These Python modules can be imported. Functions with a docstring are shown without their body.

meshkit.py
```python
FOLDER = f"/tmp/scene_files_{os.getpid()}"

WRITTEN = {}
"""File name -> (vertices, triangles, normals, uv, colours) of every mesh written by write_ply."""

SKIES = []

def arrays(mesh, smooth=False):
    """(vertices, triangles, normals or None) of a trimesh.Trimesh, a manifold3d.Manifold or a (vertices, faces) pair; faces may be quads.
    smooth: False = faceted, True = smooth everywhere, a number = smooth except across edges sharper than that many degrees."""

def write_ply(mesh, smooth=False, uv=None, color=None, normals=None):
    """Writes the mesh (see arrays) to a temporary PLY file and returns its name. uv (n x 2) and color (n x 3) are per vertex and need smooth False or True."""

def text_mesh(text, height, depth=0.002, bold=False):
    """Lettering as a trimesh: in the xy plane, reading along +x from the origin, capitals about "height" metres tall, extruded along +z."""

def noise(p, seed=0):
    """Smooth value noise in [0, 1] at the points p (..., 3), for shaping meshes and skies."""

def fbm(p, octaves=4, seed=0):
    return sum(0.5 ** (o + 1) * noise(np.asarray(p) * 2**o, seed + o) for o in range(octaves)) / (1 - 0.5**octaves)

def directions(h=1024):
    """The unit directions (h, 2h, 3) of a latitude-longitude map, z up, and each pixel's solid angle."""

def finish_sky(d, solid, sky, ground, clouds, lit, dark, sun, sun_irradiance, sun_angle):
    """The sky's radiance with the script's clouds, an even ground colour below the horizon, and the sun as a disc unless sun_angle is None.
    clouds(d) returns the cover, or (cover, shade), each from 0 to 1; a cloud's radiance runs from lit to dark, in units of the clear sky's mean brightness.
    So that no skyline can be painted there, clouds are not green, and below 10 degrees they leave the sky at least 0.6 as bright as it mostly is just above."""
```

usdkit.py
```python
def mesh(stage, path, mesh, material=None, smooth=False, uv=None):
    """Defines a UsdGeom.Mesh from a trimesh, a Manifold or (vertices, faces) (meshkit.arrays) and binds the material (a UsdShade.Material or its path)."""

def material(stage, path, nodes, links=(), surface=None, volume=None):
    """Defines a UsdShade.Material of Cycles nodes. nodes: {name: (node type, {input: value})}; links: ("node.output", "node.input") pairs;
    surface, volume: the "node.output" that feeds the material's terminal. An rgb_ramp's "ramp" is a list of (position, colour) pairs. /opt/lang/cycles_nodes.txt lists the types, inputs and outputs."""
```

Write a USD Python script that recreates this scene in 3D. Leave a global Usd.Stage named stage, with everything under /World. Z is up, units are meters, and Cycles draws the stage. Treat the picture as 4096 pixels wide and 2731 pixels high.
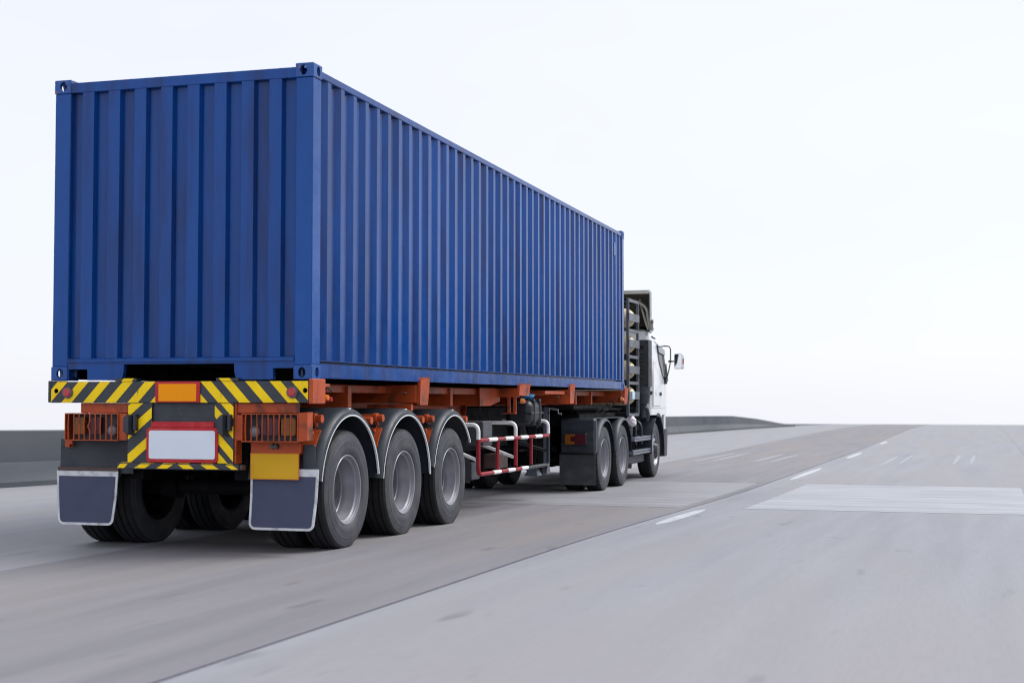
import math
import numpy as np, trimesh, usdkit, meshkit
from shapely.geometry import Polygon, box as sbox, Point
from shapely import affinity
from pxr import Usd, UsdGeom, UsdLux, UsdShade, Gf, Sdf

stage = Usd.Stage.CreateInMemory()
UsdGeom.SetStageUpAxis(stage, UsdGeom.Tokens.z)
UsdGeom.SetStageMetersPerUnit(stage, 1.0)
UsdGeom.Xform.Define(stage, '/World')
UsdGeom.Scope.Define(stage, '/World/Looks')

# ---------------------------------------------------------------- camera
CAM = np.array([6.0255, -10.526, 1.2613]); YAW, PITCH = -0.28786, 0.0415
cam = UsdGeom.Camera.Define(stage, '/World/camera')
fwd = np.array([math.sin(YAW) * math.cos(PITCH), math.cos(YAW) * math.cos(PITCH), math.sin(PITCH)])
rgt = np.array([math.cos(YAW), -math.sin(YAW), 0.0]); upv = np.cross(rgt, fwd)
M = Gf.Matrix4d(*rgt, 0, *upv, 0, *(-fwd), 0, *CAM, 1)
cam.AddTransformOp().Set(M)
cam.CreateHorizontalApertureAttr(36.0); cam.CreateVerticalApertureAttr(36.0 * 682 / 1024)
cam.CreateFocalLengthAttr(36.0 * 5663.2 / 4096)
cam.CreateClippingRangeAttr(Gf.Vec2f(0.1, 3000))
cam.CreateFStopAttr(2.0); cam.CreateFocusDistanceAttr(16.0)
cam.CreateExposureAttr(1.5)

# ---------------------------------------------------------------- sky and sun (white overcast)
SUN_EL, SUN_AZ = math.radians(50), math.radians(55)      # azimuth = atan2(x, y)
SKY_STRENGTH, CLOUD = 0.10, (3.11, 3.16, 3.42)
skymat = usdkit.material(stage, '/World/Looks/sky_air', {
    'tc': ('texture_coordinate', {}),
    'sky': ('sky_texture', {'sky_type': 'single_scattering', 'sun_disc': False, 'sun_elevation': SUN_EL, 'sun_rotation': SUN_AZ}),
    'map': ('mapping', {'scale': (1.0, 1.0, 2.2)}),
    'n': ('noise_texture', {'scale': 1.6, 'detail': 4.0, 'roughness': 0.5}),
    'r': ('rgb_ramp', {'ramp': [(0.3, CLOUD), (0.7, tuple(1.07 * c for c in CLOUD))]}),
    'mix': ('mix', {'mix_type': 'mix', 'fac': 0.93}),
    'bg': ('background_shader', {'strength': SKY_STRENGTH})},
    [('tc.generated', 'map.vector'), ('map.vector', 'n.vector'), ('n.fac', 'r.fac'), ('sky.color', 'mix.color1'), ('r.color', 'mix.color2'), ('mix.color', 'bg.color')], surface='bg.background')
sky = UsdLux.DomeLight.Define(stage, '/World/sky')
UsdShade.MaterialBindingAPI.Apply(sky.GetPrim()).Bind(skymat)
sky.GetPrim().SetCustomDataByKey('kind', 'structure')
sun = UsdLux.DistantLight.Define(stage, '/World/sun')
sun.CreateIntensityAttr(0.34); sun.CreateAngleAttr(38.0); sun.CreateColorAttr(Gf.Vec3f(1.0, 0.985, 0.955))
sun.GetPrim().CreateAttribute('inputs:normalize', Sdf.ValueTypeNames.Bool).Set(True)
sd = np.array([math.sin(SUN_AZ) * math.cos(SUN_EL), math.cos(SUN_AZ) * math.cos(SUN_EL), math.sin(SUN_EL)])
zx = np.cross([0, 0, 1.0], sd); zx /= np.linalg.norm(zx); zy = np.cross(sd, zx)
sun.AddTransformOp().Set(Gf.Matrix4d(*zx, 0, *zy, 0, *sd, 0, 0, 0, 30, 1))

# ---------------------------------------------------------------- materials
MAT = {}
def look(name, col, rough=0.45, var=0.18, scale=3.0, stretch=(1, 1, 1), spec=0.5, metal=0.0, dirt=None, dirt_scale=9.0, dirt_at=0.56, dirt_soft=0.12, dirt_stretch=(1, 1, 1), bump=0.0, bump_scale=60.0, rough_var=0.12, coat=0.0, pos='texture_coordinate.object', speck=None, speck_scale=40, speck_at=0.7, extra=None):
    """A worn painted or rubber surface: colour varied by noise, patches of dirt or rust, uneven gloss, fine relief."""
    c = np.array(col, float)
    node, sock = pos.split('.')
    N = {'tc': (node, {}), 'm1': ('mapping', {'scale': stretch}), 'n1': ('noise_texture', {'scale': scale, 'detail': 6.0, 'roughness': 0.6}),
         'r1': ('rgb_ramp', {'ramp': [(0.28, tuple(c * (1 - var))), (0.72, tuple(c * (1 + var)))]}),
         'rr': ('map_range', {'from_min': 0.3, 'from_max': 0.7, 'to_min': max(0.02, rough - rough_var), 'to_max': min(1, rough + rough_var)}),
         'n3': ('noise_texture', {'scale': 7.0, 'detail': 4.0}),
         'p': ('principled_bsdf', {'metallic': metal, 'specular_ior_level': spec, 'coat_weight': coat, 'coat_roughness': 0.12})}
    L = [(f'tc.{sock}', 'm1.vector'), ('m1.vector', 'n1.vector'), ('n1.fac', 'r1.fac'), (f'tc.{sock}', 'n3.vector'), ('n3.fac', 'rr.value'), ('rr.result', 'p.roughness')]
    out = 'r1.color'
    k = 0
    for d, sc, at, soft, st in ([(dirt, dirt_scale, dirt_at, dirt_soft, dirt_stretch)] if dirt else []) + ([(speck, speck_scale, speck_at, 0.03, (1, 1, 1))] if speck else []):
        k += 1
        N[f'dm{k}'] = ('mapping', {'scale': st, 'location': (3.1 * k, 1.7, 0.4)})
        N[f'dn{k}'] = ('noise_texture', {'scale': sc, 'detail': 7.0, 'roughness': 0.62})
        N[f'dr{k}'] = ('map_range', {'from_min': at - soft, 'from_max': at + soft, 'to_min': 0.0, 'to_max': 0.9})
        N[f'dx{k}'] = ('mix', {'mix_type': 'mix', 'color2': d})
        L += [(f'tc.{sock}', f'dm{k}.vector'), (f'dm{k}.vector', f'dn{k}.vector'), (f'dn{k}.fac', f'dr{k}.value'), (f'dr{k}.result', f'dx{k}.fac'), (out, f'dx{k}.color1')]
        out = f'dx{k}.color'
    L.append((out, 'p.base_color'))
    if bump:
        N['bn'] = ('noise_texture', {'scale': bump_scale, 'detail': 3.0})
        N['b'] = ('bump', {'strength': bump, 'distance': 0.01})
        L += [(f'tc.{sock}', 'bn.vector'), ('bn.fac', 'b.height'), ('b.normal', 'p.normal')]
    MAT[name] = usdkit.material(stage, f'/World/Looks/{name}', N, L, surface='p.BSDF')

look('blue_paint', (0.0040, 0.051, 0.228), 0.22, 0.14, 1.2, (1, 1, 0.35), spec=0.30, dirt=(0.011, 0.026, 0.105), dirt_scale=2.4, dirt_at=0.57, dirt_soft=0.11, dirt_stretch=(2.5, 2.5, 0.25), bump=0.10, bump_scale=5.0, rough_var=0.05, speck=(0.16, 0.09, 0.05), speck_scale=55, speck_at=0.80)
look('blue_post', (0.0015, 0.052, 0.232), 0.26, 0.13, 1.5, (1, 1, 0.35), spec=0.32, dirt=(0.12, 0.055, 0.03), dirt_scale=9, dirt_at=0.735, dirt_soft=0.03, bump=0.12, bump_scale=12, speck=(0.40, 0.44, 0.52), speck_scale=30, speck_at=0.76)
look('blue_worn', (0.002, 0.052, 0.230), 0.30, 0.15, 3.0, spec=0.5, dirt=(0.20, 0.085, 0.04), dirt_scale=11, dirt_at=0.635, dirt_soft=0.04, bump=0.15, bump_scale=30, speck=(0.45, 0.48, 0.55), speck_scale=24, speck_at=0.70)
look('orange_paint', (0.39, 0.062, 0.014), 0.45, 0.18, 4.0, spec=0.35, dirt=(0.09, 0.030, 0.018), dirt_scale=5, dirt_at=0.58, dirt_soft=0.08, bump=0.08, bump_scale=40)
look('yellow_paint', (0.84, 0.57, 0.004), 0.55, 0.10, 6.0, dirt=(0.22, 0.15, 0.02), dirt_scale=14, dirt_at=0.66, dirt_soft=0.05, dirt_stretch=(2.2, 1, 0.7), spec=0.25)
look('black_paint', (0.022, 0.027, 0.036), 0.5, 0.25, 6.0, dirt=(0.09, 0.09, 0.09), dirt_scale=12, dirt_at=0.68, dirt_soft=0.06)
look('red_paint', (0.42, 0.022, 0.032), 0.5, 0.14, 6.0, spec=0.2, dirt=(0.55, 0.10, 0.07), dirt_scale=10, dirt_at=0.66)
look('plate_white', (0.60, 0.66, 0.74), 0.5, 0.03, 3.0)
look('plate_amber', (0.80, 0.275, 0.002), 0.6, 0.03, 3.0, spec=0.15)
look('plate_ochre', (0.58, 0.325, 0.015), 0.6, 0.04, 3.0, spec=0.2)
look('flap_navy', (0.036, 0.045, 0.094), 0.6, 0.05, 3.0)
look('flap_edge', (0.55, 0.57, 0.60), 0.5, 0.12, 6.0, dirt=(0.25, 0.25, 0.26), dirt_scale=9, dirt_at=0.60)
look('rubber', (0.044, 0.046, 0.056), 0.6, 0.2, 5.0, dirt=(0.082, 0.081, 0.086), dirt_scale=4, dirt_at=0.6, dirt_soft=0.15, bump=0.15, bump_scale=45, spec=0.3)
look('rubber_tread', (0.011, 0.0115, 0.0145), 0.65, 0.2, 5.0, dirt=(0.022, 0.022, 0.024), dirt_scale=6, dirt_at=0.62, bump=0.15, bump_scale=45, spec=0.3)
look('flap_rubber', (0.022, 0.025, 0.031), 0.6, 0.2, 4.0, dirt=(0.055, 0.055, 0.06), dirt_scale=5, dirt_at=0.60, dirt_soft=0.12, dirt_stretch=(1, 1, 2), bump=0.15, bump_scale=20, spec=0.4)
look('rim_steel', (0.24, 0.24, 0.27), 0.42, 0.10, 3.0, metal=0.40)
look('disc_grey', (0.085, 0.085, 0.098), 0.55, 0.2, 4.0, spec=0.3)
look('box_grey', (0.045, 0.048, 0.058), 0.45, 0.15, 5.0)
look('hub_grease', (0.060, 0.060, 0.070), 0.4, 0.25, 8.0, metal=0.3, dirt=(0.05, 0.05, 0.05), dirt_scale=14, dirt_at=0.56)
look('fender_plastic', (0.014, 0.019, 0.030), 0.50, 0.15, 3.0, rough_var=0.06, dirt=(0.040, 0.045, 0.055), dirt_scale=4, dirt_at=0.6, dirt_soft=0.15, bump=0.1, bump_scale=12)
look('trim_white', (0.62, 0.64, 0.66), 0.4, 0.08, 6.0)
look('chassis_black', (0.005, 0.0055, 0.0072), 0.7, 0.3, 5.0, spec=0.15, dirt=(0.014, 0.0135, 0.013), dirt_scale=6, dirt_at=0.62, dirt_soft=0.1, bump=0.1, bump_scale=30)
look('dark_plastic', (0.012, 0.0145, 0.020), 0.42, 0.15, 4.0, bump=0.06, bump_scale=30)
look('grey_steel', (0.085, 0.094, 0.118), 0.38, 0.15, 5.0, metal=0.2, dirt=(0.05, 0.055, 0.06), dirt_scale=8, dirt_at=0.62)
look('alloy', (0.17, 0.19, 0.235), 0.40, 0.12, 5.0, metal=0.6, dirt=(0.16, 0.16, 0.17), dirt_scale=9, dirt_at=0.6)
look('cab_white', (0.64, 0.655, 0.685), 0.28, 0.03, 2.0, coat=0.4, dirt=(0.46, 0.46, 0.46), dirt_scale=4, dirt_at=0.68, dirt_soft=0.12, dirt_stretch=(1, 1, 0.4), rough_var=0.05)
look('tube_white', (0.74, 0.75, 0.76), 0.35, 0.08, 8.0, dirt=(0.30, 0.26, 0.24), dirt_scale=14, dirt_at=0.66, dirt_soft=0.04)
look('tube_red', (0.26, 0.016, 0.026), 0.45, 0.16, 8.0, spec=0.22, dirt=(0.10, 0.03, 0.03), dirt_scale=12, dirt_at=0.62)
look('lining', (0.15, 0.147, 0.13), 0.7, 0.15, 4.0)
look('lining_light', (0.40, 0.39, 0.34), 0.65, 0.12, 4.0)
look('cylinder_cream', (0.62, 0.53, 0.34), 0.4, 0.10, 5.0, dirt=(0.30, 0.23, 0.13), dirt_scale=7, dirt_at=0.62)
look('lens_amber', (0.62, 0.17, 0.008), 0.18, 0.08, 8.0, rough_var=0.04, coat=0.5)
look('lens_red', (0.33, 0.012, 0.022), 0.18, 0.08, 8.0, rough_var=0.04, coat=0.5)
look('lens_amber_dull', (0.20, 0.065, 0.008), 0.22, 0.1, 8.0, rough_var=0.04)
look('lens_red_dull', (0.055, 0.008, 0.014), 0.22, 0.1, 8.0, rough_var=0.04)
look('lens_clear', (0.15, 0.165, 0.19), 0.12, 0.08, 8.0, rough_var=0.04, coat=0.6)
look('glass_dark', (0.012, 0.016, 0.019), 0.08, 0.10, 2.0, rough_var=0.02, spec=0.12)
look('visor', (0.10, 0.115, 0.15), 0.15, 0.08, 2.0, rough_var=0.03)
look('mirror_glass', (0.80, 0.82, 0.85), 0.04, 0.02, 2.0, metal=1.0, rough_var=0.01)
look('rag_blue', (0.012, 0.19, 0.42), 0.5, 0.25, 14.0)
look('bag_pale', (0.62, 0.57, 0.61), 0.55, 0.12, 12.0)
look('sticker', (0.60, 0.72, 0.82), 0.4, 0.3, 26.0, dirt=(0.15, 0.45, 0.60), dirt_scale=22, dirt_at=0.52)
look('rust_pipe', (0.060, 0.034, 0.030), 0.6, 0.3, 10.0)
look('foliage', (0.045, 0.062, 0.030), 0.7, 0.4, 0.6, pos='geometry.position', spec=0.2)
look('grass_bank', (0.10, 0.11, 0.06), 0.9, 0.4, 0.8, pos='geometry.position')

def road_look(name, a, b, warm, spots=True):
    RZ = -0.043
    N = {'g': ('geometry', {}), 'mr': ('mapping', {'rotation': (0, 0, -RZ)}),
         'm1': ('mapping', {'scale': (3.6, 0.24, 1)}), 'n1': ('noise_texture', {'scale': 1.0, 'detail': 5.0, 'roughness': 0.52}),
         'r1': ('rgb_ramp', {'ramp': [(0.28, a), (0.72, b)]}),
         'm2': ('mapping', {'scale': (0.9, 0.10, 1), 'location': (5, 2, 0)}), 'n2': ('noise_texture', {'scale': 1.0, 'detail': 3.0}),
         'w': ('map_range', {'from_min': 0.42, 'from_max': 0.68, 'to_min': 0.0, 'to_max': 0.9}), 'x1': ('mix', {'mix_type': 'mix', 'color2': warm}),
         'm3': ('mapping', {'scale': (4.5, 1.1, 1), 'location': (1, 9, 0)}), 'n3': ('noise_texture', {'scale': 1.0, 'detail': 2.0, 'roughness': 0.4}),
         's': ('map_range', {'from_min': 0.67, 'from_max': 0.78, 'to_min': 0.0, 'to_max': 0.45}), 'x2': ('mix', {'mix_type': 'mix', 'color2': tuple(0.5 * np.array(a))}),
         'm4': ('mapping', {'scale': (1, 0.07, 1)}), 'n4': ('noise_texture', {'scale': 55.0, 'detail': 3.0}), 'r4': ('map_range', {'from_min': 0.3, 'from_max': 0.7, 'to_min': 0.965, 'to_max': 1.035}),
         'x3': ('mix', {'mix_type': 'multiply', 'fac': 1.0}),
         'b': ('bump', {'strength': 0.25, 'distance': 0.004}), 'p': ('principled_bsdf', {'roughness': 0.72, 'specular_ior_level': 0.35})}
    L = [('g.position', 'mr.vector'), ('mr.vector', 'm1.vector'), ('m1.vector', 'n1.vector'), ('n1.fac', 'r1.fac'), ('mr.vector', 'm2.vector'), ('m2.vector', 'n2.vector'), ('n2.fac', 'w.value'),
         ('w.result', 'x1.fac'), ('r1.color', 'x1.color1'), ('mr.vector', 'm3.vector'), ('m3.vector', 'n3.vector'), ('n3.fac', 's.value'), ('s.result', 'x2.fac'), ('x1.color', 'x2.color1'),
         ('mr.vector', 'm4.vector'), ('m4.vector', 'n4.vector'), ('n4.fac', 'r4.value'), ('x2.color', 'x3.color1'), ('r4.result', 'x3.color2'), ('x3.color', 'p.base_color'), ('n4.fac', 'b.height'), ('b.normal', 'p.normal')]
    MAT[name] = usdkit.material(stage, f'/World/Looks/{name}', N, L, surface='p.BSDF')
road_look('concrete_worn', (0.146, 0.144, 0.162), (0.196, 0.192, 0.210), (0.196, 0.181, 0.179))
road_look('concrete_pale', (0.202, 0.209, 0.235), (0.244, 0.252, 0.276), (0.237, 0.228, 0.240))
road_look('concrete_mid', (0.205, 0.210, 0.234), (0.248, 0.254, 0.277), (0.240, 0.232, 0.243))
road_look('barrier_concrete', (0.040, 0.047, 0.062), (0.074, 0.084, 0.102), (0.08, 0.084, 0.094))
look('sealant', (0.055, 0.05, 0.08), 0.7, 0.2, 4.0, pos='geometry.position')

def worn_paint(name, col, keep):
    N = {'g': ('geometry', {}), 'm': ('mapping', {'scale': (2.0, 1.1, 1)}), 'n': ('noise_texture', {'scale': 3.5, 'detail': 8.0, 'roughness': 0.65}),
         'r': ('map_range', {'from_min': 0.30, 'from_max': 0.68, 'to_min': keep, 'to_max': 1.0}), 'x': ('mix', {'mix_type': 'mix', 'color1': (0.235, 0.245, 0.27), 'color2': col}),
         'p': ('principled_bsdf', {'roughness': 0.6})}
    L = [('g.position', 'm.vector'), ('m.vector', 'n.vector'), ('n.fac', 'r.value'), ('r.result', 'x.fac'), ('x.color', 'p.base_color')]
    MAT[name] = usdkit.material(stage, f'/World/Looks/{name}', N, L, surface='p.BSDF')
def rumble_look(name, paint, road_c, amount):
    N = {'g': ('geometry', {}), 'm': ('mapping', {'scale': (0.5, 0.9, 1)}), 'n': ('noise_texture', {'scale': 1.6, 'detail': 6.0, 'roughness': 0.6}), 'nr': ('map_range', {'from_min': 0.32, 'from_max': 0.66, 'to_min': 0.35, 'to_max': 1.0}),
         'w': ('wave_texture', {'wave_type': 'bands', 'bands_direction': 'y', 'profile': 'sine', 'scale': 0.507, 'distortion': 0.25, 'detail': 2.0}), 'wr': ('map_range', {'from_min': 0.15, 'from_max': 0.75, 'to_min': 0.72, 'to_max': 1.0}),
         'k': ('math', {'math_type': 'multiply'}), 'k2': ('math', {'math_type': 'multiply', 'value2': amount}), 'x': ('mix', {'mix_type': 'mix', 'color1': road_c, 'color2': paint}), 'p': ('principled_bsdf', {'roughness': 0.65, 'specular_ior_level': 0.35})}
    L = [('g.position', 'm.vector'), ('m.vector', 'n.vector'), ('n.fac', 'nr.value'), ('g.position', 'w.vector'), ('w.fac', 'wr.value'), ('nr.result', 'k.value1'), ('wr.result', 'k.value2'), ('k.value', 'k2.value1'), ('k2.value', 'x.fac'), ('x.color', 'p.base_color')]
    MAT[name] = usdkit.material(stage, f'/World/Looks/{name}', N, L, surface='p.BSDF')
rumble_look('rumble_paint', (0.40, 0.415, 0.45), (0.225, 0.233, 0.258), 0.68)
rumble_look('rumble_paint_faint', (0.34, 0.35, 0.375), (0.168, 0.165, 0.182), 0.55)
worn_paint('marking_white', (0.46, 0.48, 0.52), 0.35)
worn_paint('marking_faded', (0.270, 0.280, 0.308), 0.0)

# ---------------------------------------------------------------- helpers
def prim_name(parent, name):
    path, k = f'{parent}/{name}', 0
    while stage.GetPrimAtPath(path):
        k += 1; path = f'{parent}/{name}_{k:03d}'
    return path

class Thing:
    def __init__(self, name, base=(0, 0, 0), label=None, cat=None, group=None, kind=None, mesh=None, mat=None, smooth=False):
        self.base = np.array(base, float); self.path = prim_name('/World', name)
        if mesh is None:
            x = UsdGeom.Xform.Define(stage, self.path); x.AddTranslateOp().Set(Gf.Vec3d(*self.base)); p = x.GetPrim()
        else:
            p = usdkit.mesh(stage, self.path, mesh, MAT[mat], smooth).GetPrim(); self.base[:] = 0
        for k, v in (('label', label), ('category', cat), ('group', group), ('kind', kind)):
            if v: p.SetCustomDataByKey(k, v)
    def part(self, name, mesh, mat, parent=None, smooth=False, label=None):
        path = prim_name(parent or self.path, name)
        m = join(mesh) if isinstance(mesh, list) else mesh
        m = m.copy(); m.apply_translation(-self.base)
        p = usdkit.mesh(stage, path, m, MAT[mat], smooth).GetPrim()
        if label: p.SetCustomDataByKey('label', label)
        return path
    def parts(self, name, meshes, mat, parent=None, smooth=False):
        return [self.part(name, m, mat, parent, smooth) for m in meshes][0]
    def holder(self, name, parent=None):
        path = prim_name(parent or self.path, name)
        UsdGeom.Xform.Define(stage, path); return path

def join(l): return trimesh.util.concatenate([x for x in l])
def bx(x0, x1, y0, y1, z0, z1, c=0.0):
    x0, x1 = min(x0, x1), max(x0, x1); y0, y1 = min(y0, y1), max(y0, y1); z0, z1 = min(z0, z1), max(z0, z1)
    if c <= 0:
        m = trimesh.creation.box((x1 - x0, y1 - y0, z1 - z0)); m.apply_translation(((x0 + x1) / 2, (y0 + y1) / 2, (z0 + z1) / 2)); return m
    c = min(c, 0.45 * min(x1 - x0, y1 - y0, z1 - z0)); P = []
    for sx, ex in ((x0, 1), (x1, -1)):
        for sy, ey in ((y0, 1), (y1, -1)):
            for sz, ez in ((z0, 1), (z1, -1)):
                P += [(sx + ex * c, sy + ey * c, sz), (sx + ex * c, sy, sz + ez * c), (sx, sy + ey * c, sz + ez * c)]
    return trimesh.convex.convex_hull(np.array(P))
def hull(P): return trimesh.convex.convex_hull(np.array(P, float))
def prism(poly, axis, a0, a1):
    """poly: 2D points or a shapely Polygon in the two other axes (in xyz order), extruded along axis from a0 to a1."""
    if not isinstance(poly, Polygon): poly = Polygon(poly)
    m = trimesh.creation.extrude_polygon(poly, abs(a1 - a0), engine='earcut')
    v = np.array(m.vertices); h = v[:, 2] + min(a0, a1)
    if axis == 'y': w = np.c_[v[:, 0], h, v[:, 1]]; f = m.faces[:, ::-1]
    elif axis == 'x': w = np.c_[h, v[:, 0], v[:, 1]]; f = m.faces
    else: w = np.c_[v[:, 0], v[:, 1], h]; f = m.faces
    return trimesh.Trimesh(w, f, process=False)
def rrect(x0, x1, z0, z1, r): return sbox(x0 + r, z0 + r, x1 - r, z1 - r).buffer(r, quad_segs=5)
def cyl(p0, p1, r, n=20, r1=None):
    p0, p1 = np.array(p0, float), np.array(p1, float); r1 = r if r1 is None else r1
    d = (p1 - p0) / np.linalg.norm(p1 - p0); a = np.cross(d, [0, 0, 1.0] if abs(d[2]) < 0.9 else [1.0, 0, 0]); a /= np.linalg.norm(a); b = np.cross(d, a)
    t = np.linspace(0, 2 * np.pi, n, endpoint=False); o = np.cos(t)[:, None] * a + np.sin(t)[:, None] * b
    v = np.vstack([p0 + r * o, p1 + r1 * o, p0, p1]); f = []
    for i in range(n):
        j = (i + 1) % n
        f += [(i, j, n + j), (i, n + j, n + i), (2 * n, j, i), (2 * n + 1, n + i, n + j)]
    return trimesh.Trimesh(v, f, process=False)
def fillet(P, r, n=6):
    P = [np.array(p, float) for p in P]; out = [P[0]]
    for a, b, c in zip(P, P[1:], P[2:]):
        u, w = (a - b), (c - b); rr = min(r, 0.49 * np.linalg.norm(u), 0.49 * np.linalg.norm(w)); u = u / np.linalg.norm(u) * rr; w = w / np.linalg.norm(w) * rr
        for t in np.linspace(0, 1, n): out.append((1 - t) ** 2 * (b + u) + 2 * t * (1 - t) * b + t * t * (b + w))
    out.append(P[-1]); return np.array(out)
def tube(P, r, n=12, bend=0.0):
    P = fillet(P, bend) if bend else np.array(P, float)
    T = np.gradient(P, axis=0); T /= np.linalg.norm(T, axis=1, keepdims=True)
    a = np.cross(T[0], [0, 0, 1.0]); a = a if np.linalg.norm(a) > 1e-3 else np.cross(T[0], [1.0, 0, 0]); a /= np.linalg.norm(a)
    t = np.linspace(0, 2 * np.pi, n, endpoint=False); V = []
    for p, d in zip(P, T):
        a = a - d * (a @ d); a /= np.linalg.norm(a); b = np.cross(d, a); V.append(p + r * (np.cos(t)[:, None] * a + np.sin(t)[:, None] * b))
    m = len(P); v = np.vstack(V + [P[:1], P[-1:]]); f = []
    for k in range(m - 1):
        for i in range(n):
            j = (i + 1) % n; f += [(k * n + i, k * n + j, (k + 1) * n + j), (k * n + i, (k + 1) * n + j, (k + 1) * n + i)]
    for i in range(n):
        j = (i + 1) % n; f += [(m * n, j, i), (m * n + 1, (m - 1) * n + i, (m - 1) * n + j)]
    return trimesh.Trimesh(v, f, process=False)
def lathe(profile, cx, cy, cz, n=64, s=1, closed=True, a0=None, a1=None, lug=None):
    """profile of (offset along x, radius) turned about an x axis through (cx, cy, cz); a0, a1 in degrees give an arc (0 = +y, 90 = up). s mirrors the offsets."""
    pr = np.array(profile, float); full = a0 is None; m = len(pr)
    t = np.linspace(0, 2 * np.pi, n, endpoint=False) if full else np.radians(np.linspace(a0, a1, n))
    V = []
    for i, ang in enumerate(t):
        r = pr[:, 1].copy()
        if lug is not None and (i % 4) < 2: r = r - lug
        V.append(np.c_[cx + s * pr[:, 0], cy + r * math.cos(ang), cz + r * math.sin(ang)])
    v = np.vstack(V); f = []; mm = m if closed else m - 1
    for i in range(n if full else n - 1):
        j = (i + 1) % n
        for k in range(mm):
            l = (k + 1) % m; q = [(i * m + k, i * m + l, j * m + l), (i * m + k, j * m + l, j * m + k)]; f += [x if s < 0 else x[::-1] for x in q]
    me = trimesh.Trimesh(v, f, process=False)
    if not full and closed:
        p2 = Polygon(pr)
        vv, ff = trimesh.creation.triangulate_polygon(p2, engine='earcut')
        for ang, rev in ((t[0], False), (t[-1], True)):
            w = np.c_[cx + s * vv[:, 0], cy + vv[:, 1] * math.cos(ang), cz + vv[:, 1] * math.sin(ang)]
            me = trimesh.util.concatenate([me, trimesh.Trimesh(w, ff[:, ::-1] if rev else ff, process=False)])
    return me
def sub(a, *bs): return trimesh.boolean.difference([a, *bs], engine='manifold')
def sweep_z(poly2d, z0, z1, thick, closed_normal):
    """A corrugated sheet: poly2d (x, y) polyline given thickness along closed_normal, from z0 to z1."""
    P = np.array(poly2d, float); Q = P[::-1] + np.array(closed_normal) * thick
    return prism(Polygon(np.vstack([P, Q])), 'z', z0, z1)

# ---------------------------------------------------------------- ground and road
def jx(Y):
    """x of the long joint beside the truck, which bends gently to the right."""
    return np.interp(Y, [-60, -5, -1.6, 1.4, 7.6, 15.7, 28, 67, 90, 200], [0.0, 2.67, 2.83, 2.96, 3.13, 3.44, 4.0, 5.15, 5.9, 10.0])
_yy = np.arange(-60, 200, 0.5); _jj = np.convolve(np.pad(jx(_yy), 12, mode='edge'), np.ones(25) / 25, 'valid')
def joint(Y): return np.interp(Y, _yy, _jj)
def gz(Y):
    Y = np.asarray(Y, float); t = np.clip(Y / 13, 0, 1); z = -0.13 * t * t * (3 - 2 * t)
    w = np.clip(Y - 50, 0, 200); return z - 1.63e-4 * w * w - 0.065 * np.maximum(Y - 250, 0)
BAR = np.array([(-12.0, -40), (-8.95, -4), (-7.75, 8.3), (-5.7, 29), (-4.2, 46.4), (-2.95, 56), (-1.9, 65), (-1.3, 70)])
def barx(Y): return np.interp(Y, np.r_[BAR[:, 1], 300], np.r_[BAR[:, 0], 20])

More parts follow.
